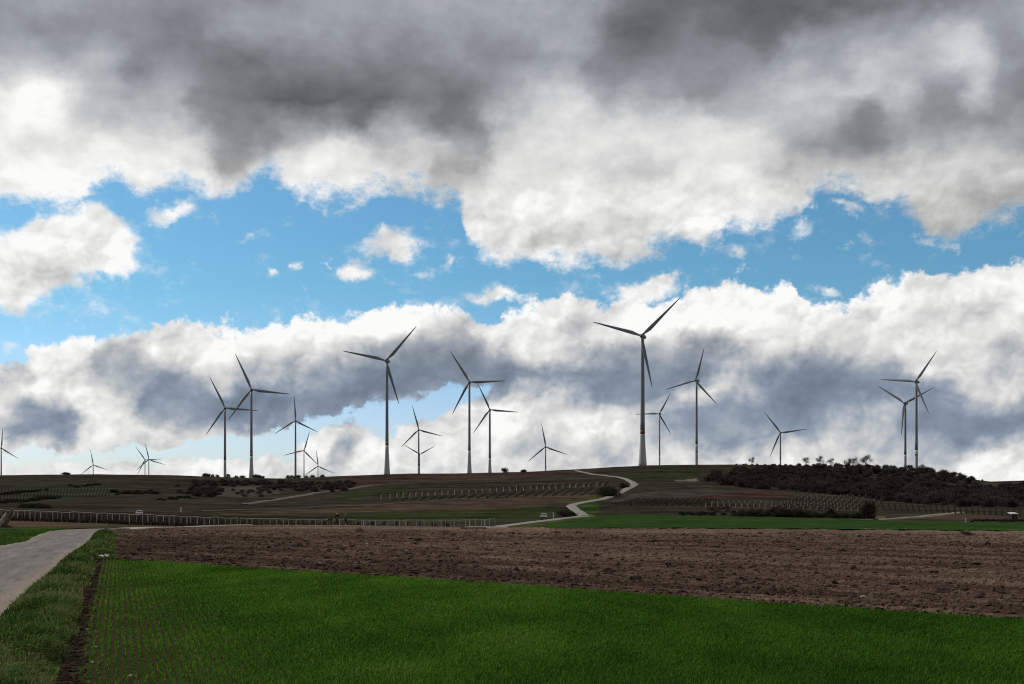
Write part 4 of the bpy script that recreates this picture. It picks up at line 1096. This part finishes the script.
# ------------------------------------------------------------------ wind turbines
paint = simple_mat('turbine_paint', (.27, .285, .31), .45, .06, .3, .35); light_p = simple_mat('tower_base_paint', (.5, .51, .52), .5, .06, .3, .3)
red_p = simple_mat('warning_red', (.23, .085, .07), .5, .1, .5); dull_red = simple_mat('faded_red', (.34, .22, .19), .6, .1, .5); dark_p = simple_mat('nacelle_grey', (.22, .22, .23), .5, .08, .4)
def blade_mesh():
    secs = [(1.2, 2.0, 1.0, 0, 0), (3.5, 2.0, 1.0, 0, 0), (6.5, 2.9, .55, 18, .25), (10, 3.7, .34, 15, .55), (14, 3.5, .28, 11, .5), (22, 2.85, .24, 7, .35), (32, 2.1, .2, 4, .2), (41, 1.45, .18, 2, .1), (47, .9, .17, 1, 0), (49.4, .45, .16, 0, -.05), (50, .1, .16, 0, -.08)]
    vs = []; n = 12
    for (z, c, tr, tw, off) in secs:
        for k in range(n):
            a_ = 2 * math.pi * k / n; x = math.cos(a_) * .5 * c + off; y = math.sin(a_) * .5 * c * tr * (1 if tr > .9 else (1 + .35 * math.cos(a_)))
            t = R(tw); vs.append((x * math.cos(t) - y * math.sin(t), x * math.sin(t) + y * math.cos(t) - .0009 * z * z * .5, z))
    fs = []
    for i in range(len(secs) - 1):
        for k in range(n): fs.append((i * n + k, i * n + (k + 1) % n, (i + 1) * n + (k + 1) % n, (i + 1) * n + k))
    fs.append(tuple(reversed(range(n)))); fs.append(tuple((len(secs) - 1) * n + k for k in range(n)))
    me = bpy.data.meshes.new('blade'); me.from_pydata(vs, [], fs); me.polygons.foreach_set('use_smooth', [True] * len(me.polygons)); me.materials.append(paint); return me
BL = blade_mesh()
mb = MB(); mb.tube([(0, 1.4, 0), (0, 1.2, 0), (0, -.6, 0), (0, -1.7, 0), (0, -2.5, 0), (0, -2.8, 0)], [1.4, 1.75, 1.8, 1.45, .75, .1], 16); HUB = mb.mesh('hub', True); HUB.materials.append(paint)
def nacelle_mesh():
    mb = MB(); secs = [(-2.6, 1.5, 1.6), (-2.3, 1.85, 1.9), (0, 2.0, 2.0), (4.5, 1.9, 1.95), (7.2, 1.6, 1.7), (7.8, 1.1, 1.2)]; n = 12; vs = []
    for (y, w_, h_) in secs:
        for k in range(n):
            a_ = 2 * math.pi * (k + .5) / n; cxv = math.cos(a_); szv = math.sin(a_)
            vs.append((math.copysign(abs(cxv) ** .6, cxv) * w_, y, math.copysign(abs(szv) ** .6, szv) * h_ + .3))
    fs = [tuple(range(n)), tuple(range(len(vs) - 1, len(vs) - n - 1, -1))]
    for i in range(len(secs) - 1):
        for k in range(n): fs.append((i * n + k, (i + 1) * n + k, (i + 1) * n + (k + 1) % n, i * n + (k + 1) % n))
    mb.add(vs, fs); mb.box(-.25, .25, 5.6, 6.1, 2.2, 3.6); me = mb.mesh('nacelle'); me.materials.append(dark_p); return me
NAC = nacelle_mesh()
mb = MB(); mb.box(-2.06, 2.06, 3.4, 6.2, -.5, .6); STRIPE = mb.mesh('red_stripe'); STRIPE.materials.append(red_p)
def tower_r(z, H, flare, rt, rb):
    t = z / H
    base = rb + (rt - rb) * t
    if flare: base = rt + (rb - rt) * (1 - t) + 1.5 * max(0, 1 - t / .27) ** 1.6
    return base
def turbine(hub, base_px, Lpx, ph, label, yaw=0, flare=False, band=None, scale=1.0, lightbase=True, rt=1.25, rb=2.0):
    Y = 50.0 * F / Lpx * scale; s = scale
    bx_ = (base_px - CX) / F * Y; zg = gz(bx_, Y); hz = zrow(hub[1], Y); H = hz - zg
    view = math.atan2(bx_, Y)                                     # turn the rotor to face along the sight line, then yaw
    root = empty('wind_turbine', (bx_, Y, zg), -view - R(yaw)); tag(root, label, 'wind turbine')
    hb = .26 * H
    def part(z0, z1, nm, mat, par, grow=0., n=20, rings=10):
        mb = MB(); zs = np.linspace(z0, z1, rings); mb.tube([(0, 0, z) for z in zs], [tower_r(max(z, 0), H, flare, rt, rb) + grow for z in zs], n)
        return mb.build(nm, mat, par, True)
    tw_ = part(hb if lightbase else -1.5, H - 1.5, 'tower', paint, root)
    if lightbase: part(-1.5, hb + .05, 'tower_base', light_p, root, .012)
    if band: part(band[0] * H, band[0] * H + band[1], 'warning_band', band[2], tw_, .04, 20, 3)
    def inst(nm, me, loc, rot, par):
        o = bpy.data.objects.new(nm, me); COL.objects.link(o); o.parent = par; o.location = loc; o.rotation_euler = rot; o.scale = (s, s, s); return o
    na = inst('nacelle', NAC, (0, 0, H), (0, 0, 0), root)
    o = bpy.data.objects.new('red_stripe', STRIPE); COL.objects.link(o); o.parent = na
    inst('hub', HUB, (0, -4.2 * s, H + .3), (0, 0, 0), root)
    for k in range(3):
        inst('blade', BL, (0, -4.2 * s, H + .3), (0, R(ph + 120 * k), 0), root)
    return root
RB = (.245, 3.6, red_p)
turbine((1.4, 448), 1.2, 19.5, 4, 'wind turbine cut off by the left edge of the picture')
turbine((93, 465), 93.2, 15.5, -10, 'smallest wind turbine, alone on the far left skyline', rt=1.1, rb=1.7)
turbine((145, 460), 145, 16.2, -34, 'small left wind turbine of the close pair, with thinner paler tower', rt=1., rb=1.5)
turbine((148.7, 459.7), 148.8, 16.6, -12, 'small right wind turbine of the close pair, blade nearly upright', rt=1.1, rb=1.6)
turbine((225, 408.2), 225, 33, -26, 'dark slim wind turbine just left of the tall flared left tower', lightbase=True, rt=1.35, rb=2.1)
turbine((251.4, 390), 251.4, 38.6, -24, 'tall wind turbine with flared pale base, tallest of the left cluster', flare=True, band=(.27, 2.5, dull_red))
turbine((295.5, 421), 295.5, 24.6, -3, 'wind turbine with upright blade right of the tall flared left tower', rt=1.45, rb=2.2, lightbase=False)
turbine((304, 450.7), 304, 20.2, 16, 'small wind turbine close behind the dark upright bladed one', rt=1., rb=1.5)
turbine((318, 466.3), 318, 17, -6, 'low wind turbine, rightmost of left cluster, hub just above the skyline', rt=1., rb=1.6)
turbine((387, 361.2), 387, 46, 43, 'second tallest wind turbine, flared tower with brownish band, left of centre', 14, True, (.27, 3., dull_red))
turbine((418.5, 430), 418.7, 25, -15, 'middle wind turbine overlapping a lower rotor behind its tower', rt=1.3, rb=2.)
turbine((419.5, 454.5), 419.6, 18.2, -59, 'low wind turbine directly behind another tower, two blades showing', rt=1., rb=1.6)
turbine((468.8, 382.5), 469.4, 36.5, -32, 'wind turbine with flared base left of the close centre pair', flare=True)
turbine((489.2, 410), 489.8, 29, -25, 'dark slim wind turbine right of the close centre pair', rt=1.5, rb=2.2, flare=True)
turbine((545.5, 447), 545.6, 23.6, -10, 'small wind turbine alone above the hill road, right of centre', rt=1.1, rb=1.7)
turbine((642.4, 336.6), 642.6, 53, 48, 'tallest wind turbine of all, flared pale base with red band', 14, True, RB, rt=1.45, rb=2.5)
turbine((659.5, 414), 659.6, 24, 30, 'faint slim wind turbine right beside the tallest one', 12, rt=1.1, rb=1.7)
turbine((695.8, 380.8), 696.6, 34, 17, 'wind turbine right of the tallest, nacelle showing sideways', 24, False, (.17, 2.5, dull_red), rt=1.35, rb=2.)
turbine((780.2, 432.9), 780.4, 26.2, -37, 'lone small wind turbine above the left part of thicket', rt=1.1, rb=1.7)
turbine((904.3, 403.4), 905.3, 33, -55, 'left and lower wind turbine of the twin pair at right', 20, False, (.1, 2.5, dull_red), rt=1.4, rb=2.)
turbine((915, 382), 916.4, 36, 37, 'right and taller wind turbine of the twin pair, nacelle sideways', 21, False, (.2, 2.5, dull_red), rt=1.45, rb=2.2)

# ------------------------------------------------------------------ sky
SUN_EL, SUN_AZ = 40.0, -62.0                                      # degrees; azimuth from +Y towards +X
w = bpy.data.worlds.new('World'); sc.world = w; w.use_nodes = True
t = w.node_tree; t.nodes.clear(); N = NT(t)
wo = N.n('ShaderNodeOutputWorld'); bg = N.n('ShaderNodeBackground'); bg.inputs[1].default_value = .1
t.links.new(bg.outputs[0], wo.inputs[0])
sky = N.n('ShaderNodeTexSky', sky_type='NISHITA'); sky.sun_disc = False
sky.sun_elevation = R(SUN_EL); sky.sun_rotation = R(SUN_AZ); sky.air_density = 1.; sky.dust_density = .6; sky.ozone_density = 2.
D = N.n('ShaderNodeTexCoord').outputs['Generated']
x, y, z = N.sep(D)
yy = N.m('MAXIMUM', y, .35)
PX = N.m('MULTIPLY_ADD', N.m('DIVIDE', x, yy), F, CX)             # bearing
PY_ = N.m('MULTIPLY_ADD', N.m('DIVIDE', z, yy), -F, HZ)           # height above the horizon, downwards
Dz = N.comb(x, y, N.m('MULTIPLY', z, 1.6)); Di = N.comb(x, y, N.m('MULTIPLY', z, 1.1))
def curve(inp, pts, vmin, vmax, x0=-60., x1=1084.):
    fc = N.n('ShaderNodeFloatCurve'); c = fc.mapping.curves[0]
    P = sorted([((a - x0) / (x1 - x0), (b - vmin) / (vmax - vmin)) for a, b in pts])
    while len(c.points) < len(P): c.points.new(.5, .5)
    for q_, (a, b) in zip(c.points, P): q_.location = (min(1, max(0, a)), min(1, max(0, b))); q_.handle_type = 'AUTO_CLAMPED'
    fc.mapping.use_clip = True; fc.mapping.update()
    N.put(fc.inputs['Value'], N.m('DIVIDE', N.m('SUBTRACT', inp, x0), x1 - x0, clamp=True))
    return N.m('MULTIPLY_ADD', fc.outputs[0], vmax - vmin, vmin)
# domain warps
wA = N.sep(N.noise(Di, 11, 5, .55, out=1)); wB = N.sep(N.noise(Di, 34, 7, .58, out=1))
def warped(ax, bx_):
    X_ = N.m('ADD', PX, N.m('ADD', N.m('MULTIPLY', N.m('SUBTRACT', wA[0], .5), ax), N.m('MULTIPLY', N.m('SUBTRACT', wB[0], .5), bx_)))
    Y_ = N.m('ADD', PY_, N.m('ADD', N.m('MULTIPLY', N.m('SUBTRACT', wA[1], .5), ax * .8), N.m('MULTIPLY', N.m('SUBTRACT', wB[1], .5), bx_ * .9)))
    return X_, Y_
EX, EY = warped(40, 42)       # for edges
BX, BY = warped(52, 44)       # for tone
# --- cover
TOP = [(-60, 372), (0, 366), (20, 362), (35, 350), (55, 340), (75, 335), (100, 338), (125, 331), (150, 323), (180, 321), (230, 325), (290, 319), (340, 316), (380, 309), (420, 301), (450, 301), (475, 305), (490, 317), (502, 307), (540, 296), (575, 292), (600, 301), (620, 301), (660, 298), (690, 288), (740, 283), (770, 284), (795, 284), (815, 302), (845, 306), (870, 290), (890, 280), (920, 271), (960, 265), (1000, 262), (1084, 258)]
BOT = [(-60, 205), (0, 203), (30, 205), (60, 211), (78, 204), (92, 188), (120, 181), (150, 190), (180, 182), (215, 197), (235, 190), (250, 180), (268, 177), (285, 194), (320, 199), (350, 199), (400, 189), (440, 192), (458, 199), (470, 235), (480, 252), (500, 262), (560, 265), (610, 261), (660, 251), (715, 243), (740, 226), (775, 222), (795, 216), (808, 200), (830, 190), (850, 188), (870, 202), (890, 205), (915, 222), (935, 240), (955, 236), (970, 224), (990, 217), (1024, 214), (1084, 210)]
Smid = Stop = N.m('DIVIDE', N.m('SUBTRACT', EY, N.m('ADD', curve(EX, TOP, 240, 400), 6.)), 13.)
Sup = N.m('DIVIDE', N.m('SUBTRACT', curve(EX, BOT, 160, 290), EY), 15.)
def gauss(X_, Y_, cx, cy, rx, ry, rot=0., amp=1.):
    dx = N.m('SUBTRACT', X_, cx); dy = N.m('SUBTRACT', Y_, cy); c, s = math.cos(R(rot)), math.sin(R(rot))
    u = N.m('MULTIPLY_ADD', dx, c / rx, N.m('MULTIPLY', dy, s / rx)); v_ = N.m('MULTIPLY_ADD', dx, -s / ry, N.m('MULTIPLY', dy, c / ry))
    r2 = N.m('ADD', N.m('MULTIPLY', u, u), N.m('MULTIPLY', v_, v_))
    return N.m('MULTIPLY', N.m('EXPONENT', N.m('MULTIPLY', r2, -.7)), amp)
blobs = [(15, 278, 34, 24, 0, 1.5), (62, 250, 44, 26, -12, 1.7), (96, 232, 22, 20, 0, 1.3), (108, 264, 22, 13, -10, 1.2), (4, 300, 20, 12, 0, 1.0), (28, 238, 24, 12, -20, .9),
         (398, 243, 19, 16, -20, 1.5), (370, 237, 13, 10, 0, .6), (350, 266, 15, 8, -40, .95), (362, 270, 8, 6, 0, .6), (302, 261, 8, 5, -40, .95), (278, 273, 7, 6, 0, .95), (172, 210, 24, 9, -25, 1.05), (192, 210, 9, 9, 0, .5), (244, 236, 10, 6, -25, .6), (220, 221, 8, 5, 0, .55),
         (452, 263, 8, 6, -40, .75), (425, 271, 14, 5, 0, .55), (498, 294, 30, 6, 4, 1.15), (640, 291, 36, 12, -14, 1.5), (665, 280, 16, 5, -22, .9), (95, 305, 14, 8, -25, .5), (125, 318, 14, 5, 0, .3),
         (798, 230, 14, 14, -40, .85), (742, 250, 16, 12, 30, .75), (868, 236, 6, 8, 30, .6), (925, 240, 18, 8, 10, .8), (955, 243, 8, 8, 0, .6), (540, 258, 26, 10, 0, .7), (845, 205, 16, 7, 0, .75), (14, 350, 18, 8, -30, .7), (835, 292, 16, 6, 20, .8), (345, 205, 10, 6, 0, .6), (280, 220, 10, 8, 0, .42)]
Sb = None
for b in blobs:
    g_ = gauss(EX, EY, *b); Sb = g_ if Sb is None else N.m('ADD', Sb, g_)
Sb = N.m('MULTIPLY', N.m('SUBTRACT', Sb, .48), 2.6)
holes = [(130, 453, 170, 9, 0, 2.6), (15, 461, 40, 6, 0, 2.2), (245, 446, 70, 15, -6, 2.4), (300, 433, 50, 14, -12, 2.2), (380, 420, 75, 17, -13, 3.0), (455, 398, 45, 9, -20, 2.2), (930, 457, 45, 7, 4, 1.5), (605, 443, 14, 5, 30, .35), (848, 196, 26, 12, 0, 0.)]
Hs = None
for b in holes:
    if b[5] == 0: continue
    g_ = gauss(EX, EY, *b); Hs = g_ if Hs is None else N.m('ADD', Hs, g_)
Smid = N.m('SUBTRACT', N.m('MINIMUM', Smid, 1.1), N.m('MULTIPLY', Hs, .72))
fill = N.m('MULTIPLY', N.m('SUBTRACT', gauss(EX, EY, 330, 447, 26, 17, 0, 1.), .35), 3.)
low = N.m('MULTIPLY_ADD', N.m('SUBTRACT', EY, 465.), .12, .5)
Smid = N.m('MAXIMUM', N.m('MAXIMUM', Smid, fill), N.m('MINIMUM', low, .9))
def vor(vec, scale, det_):
    nd = N.n('ShaderNodeTexVoronoi', feature='F1'); N.put(nd.inputs['Vector'], vec); nd.inputs['Scale'].default_value = scale
    nd.inputs['Detail'].default_value = det_; nd.inputs['Roughness'].default_value = .5; nd.inputs['Lacunarity'].default_value = 2.3; nd.normalize = True
    return nd.outputs['Distance']
wv = N.vm('ADD', Di, N.vm('SCALE', N.vm('SUBTRACT', N.noise(Di, 16, 4, .55, out=1), (.5, .5, .5)), scale=.06))
wisp = N.noise(Dz, 26, 7, .68); wisp2 = N.noise(Di, 85, 5, .68)
fine_ = N.m('SUBTRACT', wisp2, .5)
# heaped cloud has rounded, crisp tops; the torn deck above and the scraps fray out
bump_ = N.m('MULTIPLY', N.m('SUBTRACT', .42, vor(wv, 26, 3.)), 3.2)
aM = N.sstep(N.m('ADD', Smid, N.m('ADD', bump_, N.m('MULTIPLY', fine_, 2.0))), -.2, .5)
fray = N.m('ADD', N.m('MULTIPLY', N.m('SUBTRACT', wisp, .5), 4.4), N.m('MULTIPLY', fine_, 2.0))
aU = N.m('MAXIMUM', N.sstep(N.m('ADD', Sup, fray), -.6, 1.15), N.sstep(N.m('ADD', Sb, N.m('MULTIPLY', fray, 1.15)), -.5, 1.9))
aW = N.m('MULTIPLY', N.sstep(N.m('ADD', N.m('MAXIMUM', Sup, N.m('MAXIMUM', Sb, Smid)), N.m('MULTIPLY', fray, 1.7)), -.7, 1.8), .4)
alpha = N.m('MAXIMUM', N.m('MAXIMUM', aM, aU), aW)
alpha = N.m('MAXIMUM', alpha, N.sstep(z, .5, .62))
# --- tone of the clouds, row by row (perceived grey 0..255 along the bearing)
ROWS = [
 (0,   [(0,150),(64,148),(128,138),(192,130),(256,136),(320,158),(384,158),(448,162),(512,168),(576,155),(620,118),(660,102),(704,95),(768,84),(832,95),(896,106),(960,120),(1010,150)]),
 (32,  [(0,142),(64,138),(128,138),(175,118),(210,140),(256,146),(320,152),(384,146),(448,150),(512,162),(565,168),(600,125),(640,100),(680,115),(704,98),(768,98),(800,135),(832,145),(870,150),(900,155),(960,185),(1000,140),(1024,158)]),
 (64,  [(0,178),(30,180),(64,158),(110,168),(140,125),(165,140),(205,112),(256,108),(290,122),(320,120),(384,112),(448,125),(490,140),(512,142),(560,155),(600,122),(640,118),(704,128),(740,138),(768,150),(800,178),(832,170),(870,205),(900,200),(930,185),(975,208),(1000,160),(1024,135)]),
 (96,  [(0,240),(40,246),(80,205),(110,185),(150,180),(180,165),(205,118),(256,104),(300,92),(340,96),(384,100),(420,120),(450,102),(480,125),(500,150),(530,175),(560,200),(590,190),(620,160),(650,165),(690,142),(730,168),(768,178),(800,195),(850,195),(880,200),(920,180),(950,145),(978,200),(1000,155),(1024,130)]),
 (120, [(0,228),(40,248),(70,222),(110,195),(140,205),(180,180),(215,130),(245,122),(275,150),(300,158),(330,150),(360,112),(390,165),(430,130),(455,108),(490,165),(520,200),(560,215),(610,218),(650,215),(700,212),(740,195),(780,185),(830,172),(870,130),(900,165),(930,140),(970,150),(1000,135),(1024,150)]),
 (144, [(0,240),(30,228),(64,238),(128,236),(170,222),(200,205),(230,150),(248,140),(280,180),(310,212),(340,232),(370,222),(400,200),(440,200),(470,150),(500,205),(540,220),(580,225),(640,222),(670,215),(720,225),(768,215),(800,150),(840,140),(880,130),(910,175),(940,165),(970,180),(1024,165)]),
 (168, [(0,238),(30,246),(100,245),(170,240),(210,228),(232,158),(248,195),(290,235),(350,240),(400,225),(430,205),(452,158),(480,190),(512,222),(560,220),(620,215),(640,205),(680,225),(740,220),(770,200),(800,190),(860,175),(900,200),(940,215),(980,205),(1024,215)]),
 (192, [(0,240),(60,246),(140,245),(220,240),(260,232),(320,238),(380,235),(420,218),(460,208),(500,218),(540,232),(600,238),(680,235),(720,215),(760,232),(800,222),(850,215),(900,218),(930,212),(960,185),(1000,160),(1024,165)]),
 (220, [(0,244),(60,248),(110,248),(180,242),(350,235),(395,232),(470,238),(520,232),(555,222),(600,235),(650,228),(700,235),(760,240),(840,225),(900,195),(930,180),(960,195),(985,205),(1024,205)]),
 (250, [(0,246),(40,245),(100,244),(200,240),(380,240),(410,238),(470,240),(560,236),(610,222),(660,228),(740,240),(900,238),(940,232),(1024,225)]),
 (280, [(0,238),(25,212),(50,205),(70,238),(120,246),(300,244),(500,240),(600,238),(640,228),(700,240),(760,242),(840,240),(880,242),(930,232),(960,235),(1024,238)]),
 (305, [(0,235),(10,222),(40,240),(150,246),(350,246),(430,246),(480,228),(510,246),(545,228),(570,218),(600,236),(660,240),(720,236),(790,244),(830,244),(880,240),(930,226),(970,205),(1000,228),(1024,236)]),
 (330, [(0,240),(60,246),(110,248),(170,225),(200,235),(260,248),(340,246),(400,238),(425,215),(455,175),(480,195),(505,240),(550,234),(600,220),(640,236),(700,232),(740,240),(790,240),(830,232),(880,236),(930,226),(970,218),(1000,226),(1024,225)]),
 (352, [(0,244),(50,246),(90,232),(115,185),(140,195),(165,245),(215,246),(256,236),(300,232),(340,200),(380,178),(420,168),(448,142),(480,140),(505,165),(530,225),(570,205),(600,175),(640,165),(680,150),(704,140),(740,165),(780,230),(812,228),(840,205),(880,205),(910,228),(950,225),(985,205),(1024,172)]),
 (372, [(0,240),(20,190),(40,240),(80,240),(105,165),(135,165),(160,185),(200,215),(235,185),(256,180),(290,190),(320,160),(360,138),(420,128),(470,124),(500,122),(520,140),(550,150),(590,132),(640,130),(690,135),(715,155),(735,185),(755,160),(790,150),(820,130),(860,135),(890,150),(920,225),(960,220),(990,215),(1024,200)]),
 (392, [(0,235),(60,246),(110,215),(130,205),(150,150),(200,132),(256,130),(320,128),(380,122),(440,128),(480,140),(510,155),(545,205),(580,170),(620,135),(670,150),(710,215),(745,205),(775,140),(820,118),(860,118),(900,125),(930,130),(955,160),(985,215),(1010,200),(1024,195)]),
 (412, [(0,225),(20,175),(40,150),(75,185),(100,235),(128,225),(150,150),(200,138),(256,142),(320,138),(350,158),(400,200),(450,215),(510,235),(560,232),(600,225),(640,205),(690,150),(720,130),(760,135),(800,122),(840,140),(865,190),(900,165),(930,128),(970,130),(1000,130),(1024,140)]),
 (432, [(0,185),(12,130),(40,122),(65,145),(85,220),(130,235),(170,215),(210,210),(256,215),(300,225),(325,240),(350,205),(400,225),(450,232),(510,240),(550,205),(580,225),(640,212),(680,155),(720,145),(770,135),(800,145),(840,185),(875,175),(910,145),(960,130),(990,135),(1024,180)]),
 (450, [(0,225),(40,225),(90,225),(150,225),(256,220),(315,238),(335,165),(350,190),(380,235),(440,228),(510,232),(540,205),(580,222),(610,185),(640,228),(690,195),(720,165),(750,185),(800,205),(850,190),(900,165),(950,170),(975,225),(1024,240)]),
 (470, [(0,235),(100,236),(180,232),(256,226),(330,200),(360,225),(440,225),(520,225),(600,225),(680,230),(760,235),(830,225),(900,200),(950,205),(980,235),(1024,240)]),
]
Bv = None; Yc = N.m('MINIMUM', N.m('MAXIMUM', BY, 0.), 470.)
for i, (r_, pts) in enumerate(ROWS):
    c = curve(BX, pts, 70, 255)
    up_ = N.lin(Yc, ROWS[i - 1][0], r_) if i else None
    dn = N.lin(Yc, r_, ROWS[i + 1][0], 1., 0.) if i < len(ROWS) - 1 else None
    wgt = N.m('MULTIPLY', up_, dn) if (up_ is not None and dn is not None) else (up_ if dn is None else dn)
    g_ = N.m('MULTIPLY', c, wgt); Bv = g_ if Bv is None else N.m('ADD', Bv, g_)
# puffs lit from above and to the left
off = lambda v_, k: N.vm('ADD', v_, (-.55 * k, 0., .9 * k))
emb = N.m('SUBTRACT', vor(off(wv, .007), 20, 2.), vor(wv, 20, 2.))
embL = N.m('SUBTRACT', vor(off(wv, .016), 8.5, 2.), vor(wv, 8.5, 2.))
f0 = N.noise(Di, 11, 7, .55); f1 = N.noise(off(Di, .010), 11, 7, .55)
emb2 = N.m('SUBTRACT', f0, f1)
cum = N.sstep(PY_, 120., 260.)
br = N.sstep(Bv, 100., 190.)
cb = N.m('MULTIPLY', cum, br)
embS = N.m('SUBTRACT', vor(off(wv, .0034), 46, 1.), vor(wv, 46, 1.))
det = N.m('MULTIPLY', emb, N.m('MULTIPLY_ADD', cb, 84., 14.))
det = N.m('ADD', det, N.m('MULTIPLY', embS, N.m('MULTIPLY_ADD', cb, 46., 6.)))
det = N.m('ADD', det, N.m('MULTIPLY', embL, N.m('MULTIPLY_ADD', cb, 120., 35.)))
det = N.m('ADD', det, N.m('MULTIPLY', emb2, N.m('MULTIPLY', N.m('MULTIPLY_ADD', cum, 80., 75.), N.m('MULTIPLY_ADD', br, .6, .4))))
det = N.m('ADD', det, N.m('MULTIPLY', N.m('SUBTRACT', N.noise(Dz, 22, 7, .58), .5), N.m('MULTIPLY_ADD', br, 30., 32.)))
det = N.m('ADD', det, N.m('MULTIPLY', N.m('SUBTRACT', N.noise(Dz, 7, 5, .55), .5), 34.))
rim = N.m('MULTIPLY', N.m('MULTIPLY', N.sstep(Stop, 3.4, .2), N.sstep(PY_, 250., 270.)), N.sstep(PY_, 395., 350.))
det = N.m('ADD', det, N.m('MULTIPLY', rim, 8.))
Ds = N.comb(x, y, N.m('MULTIPLY', z, 4.5))
det = N.m('ADD', det, N.m('MULTIPLY', N.m('SUBTRACT', N.noise(Ds, 9, 7, .6), .5), N.m('MULTIPLY', N.m('SUBTRACT', 1., cum), 28.)))
det = N.m('ADD', det, N.m('MULTIPLY', N.m('SUBTRACT', N.noise(Di, 10, 6, .55), .45), N.m('MULTIPLY', N.m('MULTIPLY', cum, N.m('SUBTRACT', 1.15, br)), 100.)))
# rim: cloud gets brighter towards a thin edge
Bt = N.m('DIVIDE', N.m('MINIMUM', N.m('MAXIMUM', N.m('ADD', Bv, N.m('ADD', det, N.m('MULTIPLY_ADD', br, -12., 9.))), 58.), 251.), 255.)
L = N.m('POWER', Bt, 2.2)
bluish = N.m('MULTIPLY', N.sstep(PY_, 270., 400.), N.sstep(Bt, .85, .5))
tintc = N.mix(bluish, (1.0, 1.0, .99, 1), (.76, .97, 1.28, 1))
tintc = N.mix(N.m('MULTIPLY', N.sstep(PY_, 200., 60.), N.sstep(Bt, .9, .6)), tintc, (.95, 1.0, 1.1, 1))
cl = N.vm('SCALE', tintc, scale=N.m('MULTIPLY', L, 10.))
hz_ = N.sstep(PY_, 270., 440.)
skc = N.mix(1., sky.outputs[0], N.mix(hz_, (.56, .96, 1.06, 1), (.90, 1.04, 1.34, 1)), 'MULTIPLY')
final = N.mix(alpha, skc, cl)
# unseen sky dimmed behind the viewer and raised overhead, to shape the light
dk = N.m('MULTIPLY', N.sstep(y, .1, .78, .55, 1.), N.sstep(z, .45, .9, 1., 1.3))
final = N.vm('SCALE', final, scale=dk)
t.links.new(final, bg.inputs[0])
w.cycles.sampling_method = 'MANUAL'; w.cycles.sample_map_resolution = 512

sun = bpy.data.lights.new('sun', 'SUN'); sun.energy = 2.4; sun.angle = R(9); sun.color = (1., .95, .86)
so = bpy.data.objects.new('sun', sun); COL.objects.link(so)
el, az = R(SUN_EL), R(SUN_AZ)
sd = Vector((math.sin(az) * math.cos(el), math.cos(az) * math.cos(el), math.sin(el)))
so.rotation_euler = sd.to_track_quat('Z', 'Y').to_euler(); so.location = (0, 0, 60)

# ------------------------------------------------------------------ camera
cam = bpy.data.cameras.new('camera'); co = bpy.data.objects.new('camera', cam); COL.objects.link(co)
cam.sensor_width = 36; cam.lens = F / 1024 * 36; cam.clip_end = 40000; cam.clip_start = .1
co.location = (0, 0, EYE); co.rotation_euler = (R(90), 0, 0)
cam.shift_y = (HZ - 342) / 1024
sc.camera = co
sc.view_settings.view_transform = 'Standard'; sc.view_settings.look = 'None'; sc.view_settings.exposure = 0; sc.view_settings.gamma = 1
sc.view_settings.use_curve_mapping = False
sc.render.engine = 'CYCLES'
sc.cycles.max_bounces = 4; sc.cycles.diffuse_bounces = 2; sc.cycles.glossy_bounces = 2; sc.cycles.transmission_bounces = 2; sc.cycles.volume_bounces = 0; sc.cycles.volume_max_steps = 64
sc.cycles.use_denoising = False; sc.cycles.filter_width = 1.15
